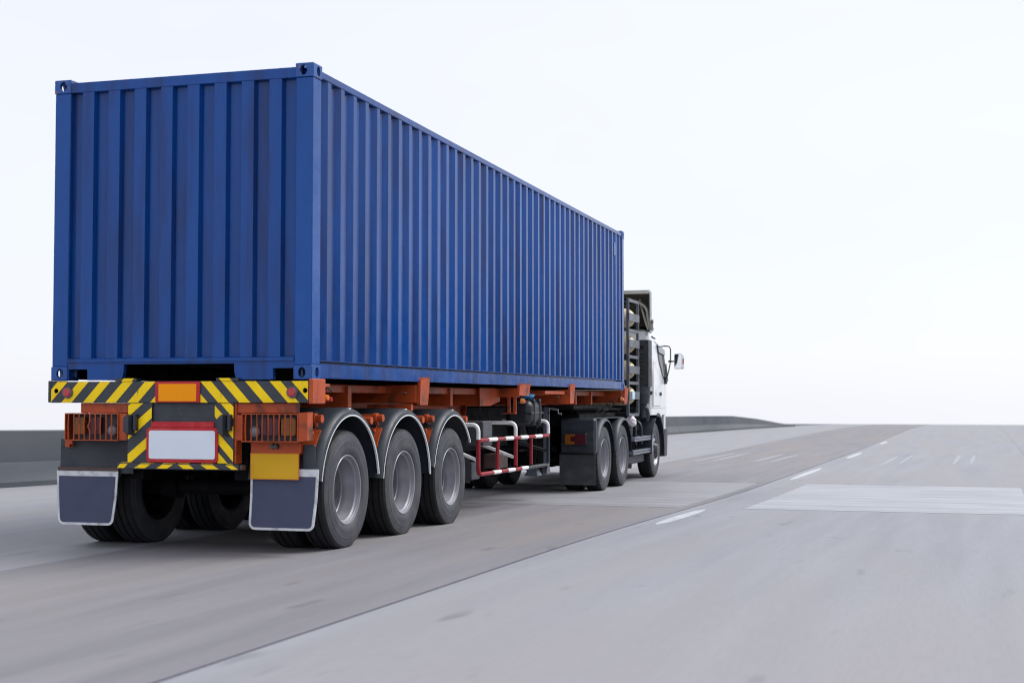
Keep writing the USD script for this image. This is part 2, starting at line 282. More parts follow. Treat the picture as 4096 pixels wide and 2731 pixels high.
def strip(xa, xb, ya, yb, dz, step=1.0, drop=0.03, nx=1):
    """A sheet following the road between the curves xa(Y) and xb(Y)."""
    Y = np.linspace(ya, yb, max(2, int(math.ceil((yb - ya) / step)) + 1)); z = gz(Y) + dz; X = [xa(Y) + (xb(Y) - xa(Y)) * i / nx for i in range(nx + 1)]
    cols = [np.c_[X[0], Y, z - drop]] + [np.c_[x, Y, z] for x in X] + [np.c_[X[-1], Y, z - drop]]
    n, m = len(Y), len(cols); v = np.stack(cols, 1).reshape(-1, 3); f = []
    for i in range(n - 1):
        for k in range(m - 1): f += [(i * m + k, i * m + k + 1, (i + 1) * m + k + 1), (i * m + k, (i + 1) * m + k + 1, (i + 1) * m + k)]
    return trimesh.Trimesh(v, f, process=False)

gy = np.r_[np.arange(-80, 120, 4.0), np.arange(120, 620, 20.0)]; off = np.array([-400, -200, -90, -40, -16, -6, -1.2, -0.6, 0, 8, 20, 40, 60, 90, 150, 300, 500.0])
V = []
for y in gy:
    for o in off:
        left = max(0.0, -0.6 - o); right = max(0.0, o - 45)
        V.append((barx(y) + o, y, gz(y) - 0.09 - min(left, 6) * 0.45 - max(left - 6, 0) * 0.05 - right * 0.06 - max(-y - 45, 0) * 0.0))
m = len(off); F = []
for i in range(len(gy) - 1):
    for k in range(m - 1): F += [(i * m + k, i * m + k + 1, (i + 1) * m + k + 1), (i * m + k, (i + 1) * m + k + 1, (i + 1) * m + k)]
Thing('ground', kind='structure', mesh=trimesh.Trimesh(np.array(V), F, process=False), mat='grass_bank', smooth=True)

road = Thing('road', (0, 0, 0), kind='structure')
W_ = 3.42; g2 = 0.017
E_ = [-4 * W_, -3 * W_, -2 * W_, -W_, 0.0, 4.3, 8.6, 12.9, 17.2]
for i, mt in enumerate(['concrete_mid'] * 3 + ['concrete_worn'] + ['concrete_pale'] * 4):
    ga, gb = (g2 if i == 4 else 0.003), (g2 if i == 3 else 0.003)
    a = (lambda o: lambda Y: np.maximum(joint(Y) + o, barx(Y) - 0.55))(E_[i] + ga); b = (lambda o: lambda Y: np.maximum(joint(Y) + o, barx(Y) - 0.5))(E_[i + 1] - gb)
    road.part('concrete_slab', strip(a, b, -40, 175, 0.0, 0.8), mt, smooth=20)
road.part('joint_filler', strip(lambda Y: joint(Y) - 16, lambda Y: joint(Y) + 18, -40, 175, -0.004, 1.0, 0.02), 'sealant', smooth=20)
def worn_dash(name, y0, y1, xo, w, mt, base=joint, dz=0.003):
    """A painted stroke whose ends are worn to a point."""
    c, h = (y0 + y1) / 2, (y1 - y0) / 2 + 0.01
    t = lambda Y: w * np.sqrt(np.maximum(0.0, 1 - ((Y - c) / h) ** 2)) / 2
    road.part(name, strip(lambda Y: base(Y) + xo - t(Y), lambda Y: base(Y) + xo + t(Y), y0, y1, dz, (y1 - y0) / 14, 0.002), mt)
for y0, y1 in ((4.1, 6.8), (14.7, 19.3), (24.4, 28.4), (36, 39)): worn_dash('lane_dash', y0, y1, 0.23, 0.15, 'marking_white')
for x0, x1, mt in ((0.66, 4.02, 'rumble_paint'), (-3.12, -0.14, 'rumble_paint_faint')):
    road.part('rumble_panel', strip((lambda o: lambda Y: joint(Y) + o)(x0), (lambda o: lambda Y: joint(Y) + o)(x1), 7.1, 13.45, 0.0022, 0.3, 0.003), mt)
for x0, y0, y1, w in ((1.30, 20.6, 26.2, .10), (1.62, 21.4, 27.0, .09), (2.75, 21.6, 27.2, .10), (3.1, 22.0, 27.6, .09), (-2.9, 21.5, 27.2, .11), (-2.55, 22.0, 27.6, .10), (-1.6, 21.8, 27.0, .10), (-1.2, 21.6, 26.6, .09)):
    worn_dash('faded_letter_stroke', y0, y1, x0, w, 'marking_faded')

# barrier: a long dark concrete wall with a sloped foot, in cast lengths
bar = Thing('concrete_barrier', (barx(8.0), 8.0, float(gz(8.0))), 'long dark weathered concrete road barrier behind the truck along the road edge', 'barrier')
def bar_h(Y): return float(np.interp(Y, [-40, 8, 46, 57, 62, 67, 70], [0.93, 0.91, 0.76, 0.68, 0.50, 0.24, 0.12]))
ya = -36.0
while ya < 70:
    yb = min(ya + 4.0, 70); V, Fc = [], []
    for y in np.linspace(ya + 0.012, yb - 0.012, 5):
        h = bar_h(y); x = float(barx(y)); z = float(gz(y)) - 0.02
        V += [(x - 0.55, y, z), (x, y, z), (x, y, z + 0.10), (x - 0.16, y, z + 0.40 * h / 0.9), (x - 0.215, y, z + h - 0.02), (x - 0.235, y, z + h), (x - 0.365, y, z + h), (x - 0.385, y, z + h - 0.02), (x - 0.44, y, z + 0.40 * h / 0.9), (x - 0.55, y, z + 0.10)]
    n = 10
    for i in range(4):
        for k in range(n):
            l = (k + 1) % n; Fc += [(i * n + k, (i + 1) * n + l, i * n + l), (i * n + k, (i + 1) * n + k, (i + 1) * n + l)]
    for e, rev in ((0, False), (4, True)):
        for k in range(1, n - 1): t = (e * n, e * n + k, e * n + k + 1); Fc.append(t[::-1] if rev else t)
    bar.part('wall_length', trimesh.Trimesh(np.array(V), Fc, process=False), 'barrier_concrete'); ya = yb

# the roadside wood on the right, beyond the frame, whose dark line shows as reflections low on the container's side
rw = np.random.default_rng(11)
n = 26000; yy = rw.uniform(-30, 150, n); hh = 3.2 + 5.0 * meshkit.fbm(np.c_[yy * 0.09, yy * 0, yy * 0 + 3], 4, 2)
dp = rw.uniform(0, 7, n); xx = 24 + 0.05 * np.clip(yy, 0, 200) + dp; zz = hh * np.sqrt(rw.uniform(0.0, 1, n)) * (0.72 + 0.28 * np.sin(np.pi * np.clip(dp / 7, 0, 1)))
c = np.c_[xx, yy, gz(yy) - 0.4 + zz]; u = rw.normal(size=(n, 3)); u /= np.linalg.norm(u, axis=1, keepdims=True); w = np.cross(u, rw.normal(size=(n, 3))); w /= np.linalg.norm(w, axis=1, keepdims=True)
sz = rw.uniform(0.18, 0.42, n)[:, None]; v = np.stack([c - u * sz, c + w * sz * 0.6, c + u * sz, c - w * sz * 0.6], 1).reshape(-1, 3); k = np.arange(n)[:, None] * 4
Thing('roadside_wood', label='dense green belt of roadside bushes and low trees right of the road', cat='wood', kind='stuff', mesh=trimesh.Trimesh(v, np.vstack([k + [0, 1, 2], k + [0, 2, 3]]), process=False), mat='foliage')

# ================================================================ the shipping container (blind corrugated end towards us)
Z0 = 1.43; HB = 2.591; LC = 12.192
con = Thing('shipping_container', (0, 0, Z0), 'blue corrugated steel shipping container riding on the orange semi trailer', 'shipping container')
def casting(x, y, z, sx, sy):
    """One hollow corner block; sx, sy: the outward directions."""
    w, d, h = 0.162, 0.178, 0.118
    o = bx(x, x - sx * w, y, y - sy * d, z, z + h, 0.006)
    i = bx(x - sx * 0.026, x - sx * (w - 0.02), y - sy * 0.028, y - sy * (d - 0.02), z + 0.022, z + h - 0.022)
    e = affinity.scale(Point(0, 0).buffer(1, quad_segs=8), 0.033, 0.042)
    hy = prism(affinity.translate(e, x - sx * 0.089, z + h / 2), 'y', y - sy * 0.06, y + sy * 0.02)
    hx = prism(affinity.translate(e, y - sy * 0.1015, z + h / 2), 'x', x - sx * 0.06, x + sx * 0.02)
    zz = z + h if z > 2.5 else z
    hz = prism(affinity.translate(affinity.scale(Point(0, 0).buffer(1, quad_segs=8), 0.032, 0.062), x - sx * 0.089, y - sy * 0.1015), 'z', zz - 0.06, zz + 0.06)
    extra = []
    if sy < 0: extra = [bx(x - sx * (w - 0.03), x - sx * (w + 0.02), y - sy * 0.06, y - sy * 0.14, z + 0.03, z + h - 0.03)]
    return sub(o, i, hy, hx, hz, *extra)
HX = 1.219
for sy, y in ((-1, 0.0), (1, LC)):
    for sx in (1, -1):
        for z in (Z0, Z0 + HB - 0.118): con.part('corner_casting', casting(sx * HX, y, z, sx, sy), 'blue_worn')
# posts
for sx in (1, -1):
    con.part('corner_post', bx(sx * 1.060, sx * 1.213, 0.007, 0.172, Z0 + 0.118, Z0 + HB - 0.118, 0.006), 'blue_post')
    con.part('corner_post', bx(sx * 1.110, sx * 1.213, LC - 0.15, LC - 0.007, Z0 + 0.118, Z0 + HB - 0.118, 0.006), 'blue_paint')
# end frame
con.part('header_beam', join([bx(-1.060, 1.060, 0.009, 0.07, 3.905, 3.992, 0.004), bx(-1.060, 1.060, 0.075, 0.3, 3.988, 3.993)]), 'blue_paint')
con.part('header_beam', bx(-1.060, 1.060, LC - 0.08, LC - 0.009, 3.905, 3.992, 0.004), 'blue_paint')
sill = Polygon([(-1.06, 1.4315), (-1.05, 1.4315), (-1.05, 1.525), (-0.868, 1.525), (-0.868, 1.4315), (-0.548, 1.4315), (-0.53, 1.45), (-0.518, 1.50), (-0.515, 1.565), (0.515, 1.565), (0.518, 1.50), (0.53, 1.45), (0.548, 1.4315), (0.868, 1.4315), (0.868, 1.525), (1.05, 1.525), (1.05, 1.4315), (1.06, 1.4315), (1.06, 1.583), (-1.06, 1.583)])
con.part('end_sill', join([prism(sill, 'y', 0.012, 0.06), prism([(0.002, 1.584), (0.066, 1.584), (0.066, 1.622), (0.02, 1.622), (0.002, 1.612)], 'x', -1.06, 1.06)]), 'blue_paint')
con.part('end_sill', bx(-1.06, 1.06, LC - 0.07, LC - 0.009, 1.4315, 1.60, 0.004), 'blue_paint')
# end panel
P = [(-1.075, 0.060)]
for k in range(8):
    a = -0.945 + 0.2518 * k; P += [(a - 0.018, 0.060), (a, 0.014), (a + 0.111, 0.014), (a + 0.129, 0.060)]
P += [(1.075, 0.060)]
con.part('end_panel', sweep_z(P, 1.60, 3.92, 0.003, (0, 1)), 'blue_paint')
for s in (-1, 1): con.part('end_door', bx(s * 0.005, s * 1.10, LC - 0.075, LC - 0.03, 1.60, 3.905, 0.01), 'blue_paint')
# sides
for sx in (1, -1):
    P = [(sx * 1.170, 0.165)]; rj = np.random.default_rng(5 + sx)
    for k in range(43):
        a = 0.323 + 0.2752 * k; j = rj.uniform(-0.004, 0.004, 4); d = rj.uniform(-0.003, 0.0, 2)   # pressed by hand-worn dies: no two ribs quite alike
        P += [(sx * (1.170 + d[0]), a - 0.066 + j[0]), (sx * (1.2065 + d[1]), a + j[1]), (sx * (1.2065 + d[1]), a + 0.070 + j[2]), (sx * (1.170 + d[0]), a + 0.136 + j[3])]
    P += [(sx * 1.170, 12.095)]
    con.part('side_panel', sweep_z(P, 1.585, 3.935, 0.003, (-sx, 0)), 'blue_paint')
    con.part('top_rail', bx(sx * 1.150, sx * 1.2125, 0.177, LC - 0.177, 3.924, 3.984, 0.006), 'blue_paint')
    con.part('bottom_rail', join([bx(sx * 1.2070, sx * 1.2115, 0.177, LC - 0.177, 1.445, 1.557), bx(sx * 1.150, sx * 1.2145, 0.177, LC - 0.177, 1.4435, 1.451), bx(sx * 1.150, sx * 1.2115, 0.177, LC - 0.177, 1.5575, 1.562), bx(sx * 1.140, sx * 1.150, 0.177, LC - 0.177, 1.563, 1.583), bx(sx * 1.150, sx * 1.2095, 0.177, LC - 0.177, 1.5835, 1.590)]), 'blue_paint')
    con.part('vent', bx(sx * 1.172, sx * 1.212, 11.45, 11.56, 3.56, 3.78, 0.01), 'blue_paint')
con.part('roof', bx(-1.149, 1.149, 0.08, LC - 0.09, 3.955, 3.972), 'blue_paint')
con.part('underfloor', [bx(-1.149, -0.56, 0.061, LC - 0.08, 1.53, 1.585), bx(0.56, 1.149, 0.061, LC - 0.08, 1.53, 1.585), bx(-0.559, 0.559, 0.061, LC - 0.08, 1.568, 1.584)] + [bx(s * 0.56, s * 1.149, y, y + 0.05, 1.4435, 1.529) for s in (-1, 1) for y in np.arange(0.4, 12.0, 0.42)] + [bx(-0.559, 0.559, y, y + 0.05, 1.4435, 1.567) for y in np.arange(3.8, 12.0, 0.42)], 'chassis_black')

# ================================================================ the semi trailer
tr = Thing('semi_trailer', (0, 2.1, 0), 'orange skeletal semi trailer with striped tail and three axles under the container', 'semi trailer')
YB = -0.02
# tail beam with hazard stripes
TB = tr.part('tail_beam', sub(bx(-1.199, 1.199, YB, 0.10, 1.241, 1.4195, 0.004), cyl((-1.147, -0.1, 1.341), (-1.147, 0.05, 1.341), 0.02), cyl((1.172, -0.1, 1.341), (1.172, 0.05, 1.341), 0.02)), 'black_paint')
for s in (-1, 1):
    tr.part('raised_plate', bx(s * 0.372, s * 0.574, YB - 0.004, 0.05, 1.4205, 1.4455), 'black_paint', TB)
def stripes(pt, box, xs, w, slope, y, mat='yellow_paint', parent=None, z0=None, z1=None, holes=()):
    bxp = box
    for x in xs:
        q = Polygon([(x, z0), (x + w, z0), (x + w + slope, z1), (x + slope, z1)]).intersection(bxp)
        for h in holes: q = q.difference(h)
        for g in (getattr(q, 'geoms', [q])):
            if g.area > 1e-4: pt.part('hazard_stripe', prism(g, 'y', y - 0.0025, y - 0.0005), mat, parent)
A = sbox(-1.197, 1.2425, -0.187, 1.418); A = sbox(-1.197, 1.2425, -0.187, 1.4185); B = sbox(0.227, 1.2425, 1.197, 1.4185)
hl = Point(-1.147, 1.341).buffer(0.021); hr = Point(1.172, 1.341).buffer(0.021)
# spacing 0.21 m, leaning outward from the middle on both halves
stripes(tr, sbox(-1.197, 1.2430, -0.188, 1.4180), [-1.30, -1.095, -0.885, -0.667, -0.455, -0.243], 0.098, 0.165, YB, z0=1.2430, z1=1.4180, parent=TB, holes=(hl,))
stripes(tr, sbox(0.228, 1.2430, 1.197, 1.4180), [0.392, 0.585, 0.800, 1.020], 0.098, -0.165, YB, z0=1.2430, z1=1.4180, parent=TB, holes=(hr,))
stripes(tr, sbox(0.228, 1.2430, 1.197, 1.4180), [0.198], 0.098, -0.165, YB, z0=1.2430, z1=1.4180, parent=TB)
stripes(tr, sbox(0.228, 1.2430, 1.197, 1.4180), [1.215], 0.2, -0.165, YB, z0=1.2430, z1=1.4180, parent=TB, holes=(hr,))
stripes(tr, sbox(-0.574, 1.4210, -0.372, 1.4450), [-0.515], 0.098, 0.025, YB - 0.004, z0=1.421, z1=1.445, parent=TB)
stripes(tr, sbox(0.372, 1.4210, 0.574, 1.4450), [0.420], 0.098, -0.025, YB - 0.004, z0=1.421, z1=1.445, parent=TB)
def plate(name, x0, x1, z0, z1, y, rim, inner, rimw, r=0.0, d=0.012, ix=None, parent=None):
    q = rrect(x0, x1, z0, z1, r) if r else sbox(x0, z0, x1, z1)
    h = tr.part(name, prism(q, 'y', y - d, y), rim, parent)
    i = ix or (x0 + rimw, x1 - rimw, z0 + rimw, z1 - rimw)
    q2 = rrect(*i, r * 0.6) if r else sbox(i[0], i[2], i[1], i[3])
    tr.part('plate_face', prism(q2, 'y', y - d - 0.003, y - d - 0.0005), inner, h); return h
plate('centre_sign', -0.187, 0.226, 1.244, 1.4175, YB, 'red_paint', 'plate_amber', 0.02, ix=(-0.156, 0.195, 1.254, 1.398))
for x in (-1.032, 1.060):
    h = tr.part('marker_lamp', cyl((x, YB - 0.001, 1.327), (x, YB - 0.02, 1.327), 0.052, 28, 0.046), 'grey_steel', smooth=40)
    tr.part('lens', lathe([(0, 0.0)], 0, 0, 0, 3) if False else cyl((x, YB - 0.02, 1.327), (x, YB - 0.030, 1.327), 0.038, 28, 0.030), 'lens_red', h, 40)
# cross bar under the beam, centre posts and panel
tr.part('cross_bar', bx(-0.93, 1.075, 0.015, 0.09, 1.156, 1.2395, 0.004), 'orange_paint')
for x0, x1, s in ((-0.453, -0.226, 1), (0.357, 0.530, -1)):
    P_ = tr.part('striped_post', bx(x0, x1, YB + 0.006, 0.06, 0.742, 1.2395), 'black_paint')
    xs = [x0 - 0.10] * 5; zs = [1.13, 0.955, 0.775, 0.595, 1.31]
    for zc in ((1.195, 1.005, 0.79) if s > 0 else (1.215, 1.05, 0.86, 0.70)):
        zc += 0.0; w = x1 - x0
        if s > 0: q = Polygon([(x0, zc - 0.075), (x1, zc + 0.11), (x1, zc + 0.20), (x0, zc + 0.02)])
        else: q = Polygon([(x1, zc - 0.105), (x0, zc + 0.08), (x0, zc + 0.17), (x1, zc - 0.01)])
        q = q.intersection(sbox(x0 + 0.002, 0.744, x1 - 0.002, 1.2375))
        if q.area > 1e-4: tr.part('hazard_stripe', prism(q, 'y', YB + 0.003, YB + 0.0055), 'yellow_paint', P_)
tr.part('post_edge', bx(0.531, 0.548, 0.0, 0.10, 0.742, 1.2395), 'orange_paint')
tr.part('centre_panel', bx(-0.2255, 0.3565, 0.005, 0.02, 0.742, 1.2395), 'black_paint')
tr.part('sign_rail', bx(-0.228, 0.356, YB - 0.004, 0.004, 1.0375, 1.084, 0.003), 'red_paint')
plate('number_plate', -0.268, 0.394, 0.748, 1.036, YB, 'red_paint', 'plate_white', 0.02, r=0.03, d=0.010, ix=(-0.243, 0.370, 0.776, 1.011))
FB = tr.part('bumper_bar', bx(-0.53, 0.600, YB - 0.035, 0.03, 0.688, 0.739, 0.008), 'black_paint')
tr.part('bar_end', bx(0.6005, 0.628, YB - 0.025, 0.025, 0.692, 0.733, 0.006), 'rust_pipe', FB)
for x, w, sl in ((-0.528, 0.07, 0.03), (-0.365, 0.10, 0.055), (-0.155, 0.10, 0.055), (0.095, 0.10, -0.05), (0.31, 0.11, -0.055), (0.535, 0.062, -0.055)):
    q = Polygon([(x, 0.697), (x + w, 0.697), (x + w + sl, 0.731), (x + sl, 0.731)]).intersection(sbox(-0.522, 0.697, 0.592, 0.731))
    tr.part('hazard_stripe', prism(q, 'y', YB - 0.0375, YB - 0.0355), 'yellow_paint', FB)
    q = Polygon([(x + sl, YB - 0.027), (x + w + sl, YB - 0.027), (x + w + sl * 1.6, 0.02), (x + sl * 1.6, 0.02)]).intersection(sbox(-0.522, YB - 0.027, 0.592, 0.022))
    tr.part('hazard_stripe', prism(q, 'z', 0.7395, 0.7415), 'yellow_paint', FB)
# faceted rubber buffers
for x0, x1, w in ((-0.474, -0.395, 0), (0.40, 0.478, 0)):
    zc = 1.06
    body = hull([(x, y, z) for x, y, z in [(x0 + .02, -0.025, zc - .085), (x1 + .01, -0.025, zc - .095), (x0, -0.025, zc - .05), (x0, -0.025, zc + .05), (x0 + .02, -0.025, zc + .085), (x1 + .01, -0.025, zc + .08), (x0 + .018, -0.085, zc - .055), (x0 + .018, -0.085, zc + .055), (x1 - .012, -0.085, zc - .075), (x1 - .012, -0.085, zc + .075)]])
    b = tr.part('door_buffer', body, 'fender_plastic')
    tr.part('buffer_bracket', bx(x1 + 0.012, x1 + 0.045, -0.06, -0.015, zc - 0.05, zc + 0.085, 0.006), 'dark_plastic', b)
# lamp cages
def cage(x0, x1, amber, red, white, s):
    z0, z1 = 0.922, 1.153; y0, y1 = -0.035, 0.10
    c = tr.holder('lamp_cage')
    tr.part('cage_frame', [bx(x0, x1, y0, y1, z1 - 0.007, z1), bx(x0, x1, y0, y1, z0, z0 + 0.007), bx(x0, x0 + 0.007, y0, y1, z0 + 0.0075, z1 - 0.0075), bx(x1 - 0.007, x1, y0, y1, z0 + 0.0075, z1 - 0.0075)], 'orange_paint', c)
    n = 9
    for i in range(n):
        x = x0 + 0.006 + (x1 - x0 - 0.05) * (i + 0.0) / n + 0.03
        if s < 0 and i == 4: P = [(x, y0 + .004, z1 - .008), (x + .004, y0 - .004, z1 - .07), (x - .008, y0 - .012, z1 - .11), (x + .006, y0 - .004, z1 - .15), (x, y0 + .004, z0 + .008)]
        else: P = [(x, y0 + 0.004, z1 - 0.008), (x + (0.004 if i % 3 else -0.003), y0 + 0.003, (z0 + z1) / 2), (x, y0 + 0.004, z0 + 0.008)]
        tr.part('cage_bar', tube(P, 0.0058, 8), 'orange_paint', c, 40)
    tr.part('back_plate', bx(x0 + 0.009, x1 - 0.009, 0.06, 0.085, z0 + 0.009, z1 - 0.009), 'black_paint', c)
    for (a, b), mt in ((amber, 'lens_amber_dull'), (red, 'lens_red_dull')):
        tr.part('lamp_lens', prism(rrect(a, b, z0 + 0.052, z1 - 0.035, 0.022), 'y', 0.012, 0.059), mt, c, 30)
    m = lathe([(0.0, 0.048), (0.012, 0.046), (0.026, 0.036), (0.034, 0.018), (0.036, 0.0)], 0, 0, 0, 24, closed=False)
    v = np.array(m.vertices); w = np.c_[v[:, 1] + white, 0.03 - v[:, 0], v[:, 2] + 1.005]
    tr.part('reversing_lamp', trimesh.Trimesh(w, m.faces, process=False), 'lens_clear', c, True)
cage(-1.052, -0.535, (-0.995, -0.885), (-0.845, -0.735), -0.625, -1)
cage(0.612, 1.115, (0.945, 1.075), (0.78, 0.92), 0.705, 1)
tr.part('cage_side_plate', bx(-0.5345, -0.4545, -0.02, 0.06, 0.925, 1.15), 'orange_paint')
tr.part('cage_side_plate', hull([(1.117, -0.03, 0.925), (1.185, -0.005, 0.935), (1.117, -0.03, 1.16), (1.185, -0.005, 1.165), (1.117, 0.10, 0.925), (1.185, 0.10, 0.935), (1.117, 0.10, 1.16), (1.185, 0.10, 1.165)]), 'orange_paint')
tr.part('cage_arm', bx(0.5485, 0.611, 0.0, 0.06, 0.935, 1.14), 'orange_paint')
# mudflaps
def flap(x0, x1, z0, z1, taper0, taper1, y, top):
    q = Polygon([(x0, z1), (x0 + 0.3 * taper0, (z0 + z1) / 2), (x0 + taper0, z0), (x1 - taper1, z0), (x1 - 0.3 * taper1, (z0 + z1) / 2), (x1, z1)])
    q = q.buffer(-0.055).buffer(0.055, quad_segs=6).union(Polygon([(x0, z1), (x1, z1), (x1 - 0.2 * taper1, z1 - 0.15), (x0 + 0.2 * taper0, z1 - 0.15)]))
    inn = q.buffer(-0.021, quad_segs=6).intersection(sbox(-9, -9, 9, z1 - top))
    h = tr.part('mudflap', prism(q, 'y', y, y + 0.010), 'flap_edge')
    tr.part('flap_face', prism(inn, 'y', y - 0.0025, y - 0.0005), 'flap_navy', h)
flap(-1.203, -0.604, 0.200, 0.660, 0.02, 0.05, 0.085, 0.045)
flap(0.640, 1.246, 0.200, 0.700, -0.02, 0.045, 0.085, 0.06)
tr.part('flap_strip', bx(-1.19, -0.60, 0.08, 0.112, 0.662, 0.692), 'rust_pipe')
tr.part('flap_guard', [bx(-1.185, -0.475, 0.112, 0.126, 0.64, 0.93), bx(-1.165, -1.10, 0.09, 0.111, 0.875, 0.918)], 'fender_plastic')
tr.part('flap_bracket', sub(bx(-1.115, -1.045, 0.07, 0.10, 0.862, 0.915), cyl((-1.06, 0, 0.875), (-1.06, 0.2, 0.875), 0.014)), 'orange_paint')
tr.part('flap_bracket', bx(0.648, 1.092, 0.065, 0.080, 0.83, 0.916), 'orange_paint')
for x in (0.852, 0.885): tr.part('plate_lamp', cyl((x, 0.064, 0.885), (x, 0.03, 0.883), 0.022, 16, 0.017), 'hub_grease', smooth=40)
plate('side_plate', 0.648, 1.083, 0.615, 0.829, 0.064, 'lens_amber', 'plate_ochre', 0.006, d=0.008)
# end bracket, lashing hook and side lamps at the right rear corner
tr.part('corner_plate', bx(1.2005, 1.237, YB, 0.235, 1.233, 1.4365, 0.006), 'orange_paint')
tr.part('corner_plate', bx(-1.2005, -1.232, YB, 0.235, 1.243, 1.428, 0.006), 'black_paint')
tr.part('lashing_hook', bx(1.17, 1.228, 0.237, 0.35, 1.368, 1.398, 0.006), 'orange_paint')
def side_lamp(x, y, z):
    h = tr.part('side_lamp', cyl((x - 0.07, y, z), (x - 0.03, y, z), 0.03, 16), 'dark_plastic', smooth=40)
    tr.part('lens', cyl((x - 0.031, y - 0.02, z), (x + 0.012, y - 0.02, z), 0.032, 16, 0.022), 'lens_amber', h, 40)
    tr.part('lens', cyl((x - 0.031, y + 0.055, z - 0.012), (x + 0.010, y + 0.055, z - 0.012), 0.026, 16, 0.018), 'lens_red', h, 40)
    tr.part('lamp_arm', tube([(x - 0.05, y, z + 0.02), (x - 0.02, y + 0.03, z + 0.09), (x - 0.01, y + 0.11, z + 0.05)], 0.007, 8), 'dark_plastic', h)
side_lamp(1.235, 0.29, 1.283)
# frame: two long beams and the bolsters with their end plates
for s in (-1, 1):
    x = s * 0.50
    tr.part('main_beam', [prism([(0.10, 0.93), (5.85, 0.93), (5.95, 1.19), (12.3, 1.19), (12.3, 1.205), (5.94, 1.205), (5.84, 0.945), (0.10, 0.945)], 'x', x - 0.07, x + 0.07), prism([(0.10, 0.946), (5.83, 0.946), (5.93, 1.206), (12.3, 1.206), (12.3, 1.398), (0.10, 1.398)], 'x', x - 0.007, x + 0.007), bx(x - 0.07, x + 0.07, 0.11, 12.3, 1.399, 1.4165)], 'orange_paint')
    tr.part('edge_rail', bx(s * 0.86, s * 0.93, 0.25, 12.0, 1.33, 1.40, 0.004), 'orange_paint')
def bolster(y, d, z0, z1, holes=True, ey0=0.02, ey1=0.25, ez0=1.215, ez1=1.488, x1=1.19):
    body = bx(-x1, x1, y, y + d, z0, z1, 0.004)
    if holes: body = sub(body, *[cyl((s * 1.07, y - 0.05, z0 + 0.10), (s * 1.07, y + d + 0.05, z0 + 0.10), 0.021) for s in (-1, 1)])
    b = tr.part('bolster', body, 'orange_paint')
    for s in (-1, 1):
        q = Polygon([(y + ey0, ez0), (y + ey1, ez0), (y + ey1, ez1 - 0.004), (y + ey1 - 0.01, ez1), (y + ey0 + 0.03, ez1 - 0.002), (y + ey0, ez1 - 0.03)])
        m = prism(q, 'x', s * (x1 + 0.001) if s > 0 else -(x1 + 0.033), s * (x1 + 0.033) if s > 0 else -(x1 + 0.001))
        v = np.array(m.vertices); v[:, 0] += s * 0.022 * np.clip((v[:, 2] - (ez1 - 0.05)) / 0.05, 0, 1); m = trimesh.Trimesh(v, m.faces, process=False)
        tr.part('end_plate', m, 'orange_paint', b)
bolster(2.5, 0.12, 1.236, 1.412)
bolster(6.0, 0.14, 1.30, 1.412, False, 0.0, 0.44, 1.318, 1.469)
bolster(8.5, 0.12, 1.21, 1.412)
bolster(12.1, 0.16, 1.217, 1.42, False, 0.06, 0.28, 1.205, 1.47)
tr.parts('gusset', [prism([(6.0, 1.405), (6.0, 1.25), (5.6, 1.195), (5.2, 1.195), (5.2, 1.405)], 'x', s * 0.965, s * 0.98) for s in (1, -1)], 'orange_paint')
tr.parts('cross_member', [bx(-0.96, 0.96, y, y + 0.08, 1.20, 1.39) for y in (1.35, 4.2, 5.25, 7.1, 9.9, 10.9)], 'orange_paint')
tr.part('coupler_plate', bx(-0.98, 0.98, 9.7, 12.3, 1.13, 1.189, 0.01), 'chassis_black')
tr.parts('flat_bracket', [bx(0.70, 1.16, 2.44, 2.5, 1.16, 1.222), bx(0.95, 1.17, 7.4, 8.45, 1.345, 1.388)], 'orange_paint')
for x in (1.085, 1.16):
    tr.part('hanger_strap', [bx(x - 0.018, x + 0.018, 6.02, 6.04, 1.108, 1.317), bx(x - 0.07, x + 0.018, 5.98, 6.05, 1.098, 1.107)], 'orange_paint')
side_lamp(1.225, 6.2, 1.255); side_lamp(1.235, 11.98, 1.28)
# axles, springs
AX = ((0.80, 0.495), (2.165, 0.482), (3.535, 0.466)); R = 0.512
for y, z in AX:
    a = tr.part('axle', [cyl((-0.95, y, z), (0.95, y, z), 0.066, 20), cyl((-0.55, y - 0.02, z), (-0.40, y - 0.02, z), 0.10, 20), cyl((0.40, y - 0.02, z), (0.55, y - 0.02, z), 0.10, 20)], 'chassis_black', smooth=40)
    for s in (-1, 1):
        tr.part('leaf_spring', [bx(s * 0.45, s * 0.53, y - 0.48 + 0.07 * k, y + 0.48 - 0.07 * k, z + 0.085 + 0.018 * k, z + 0.101 + 0.018 * k) for k in range(4)] + [bx(s * 0.43, s * 0.55, y - 0.60, y - 0.45, z + 0.10, 0.93)], 'chassis_black', a)
        tr.parts('brake_chamber', [cyl((s * 0.30, y + 0.16, z + 0.02), (s * 0.30, y + 0.30, z + 0.04), 0.085, 20), cyl((s * 0.42, y - 0.1, z - 0.04), (s * 0.80, y - 0.1, z - 0.04), 0.018, 10)], 'chassis_black', a, 40)
tr.part('air_tank', [cyl((-0.55, 5.0, 0.98), (0.35, 5.0, 0.98), 0.15, 28)], 'chassis_black', smooth=40)

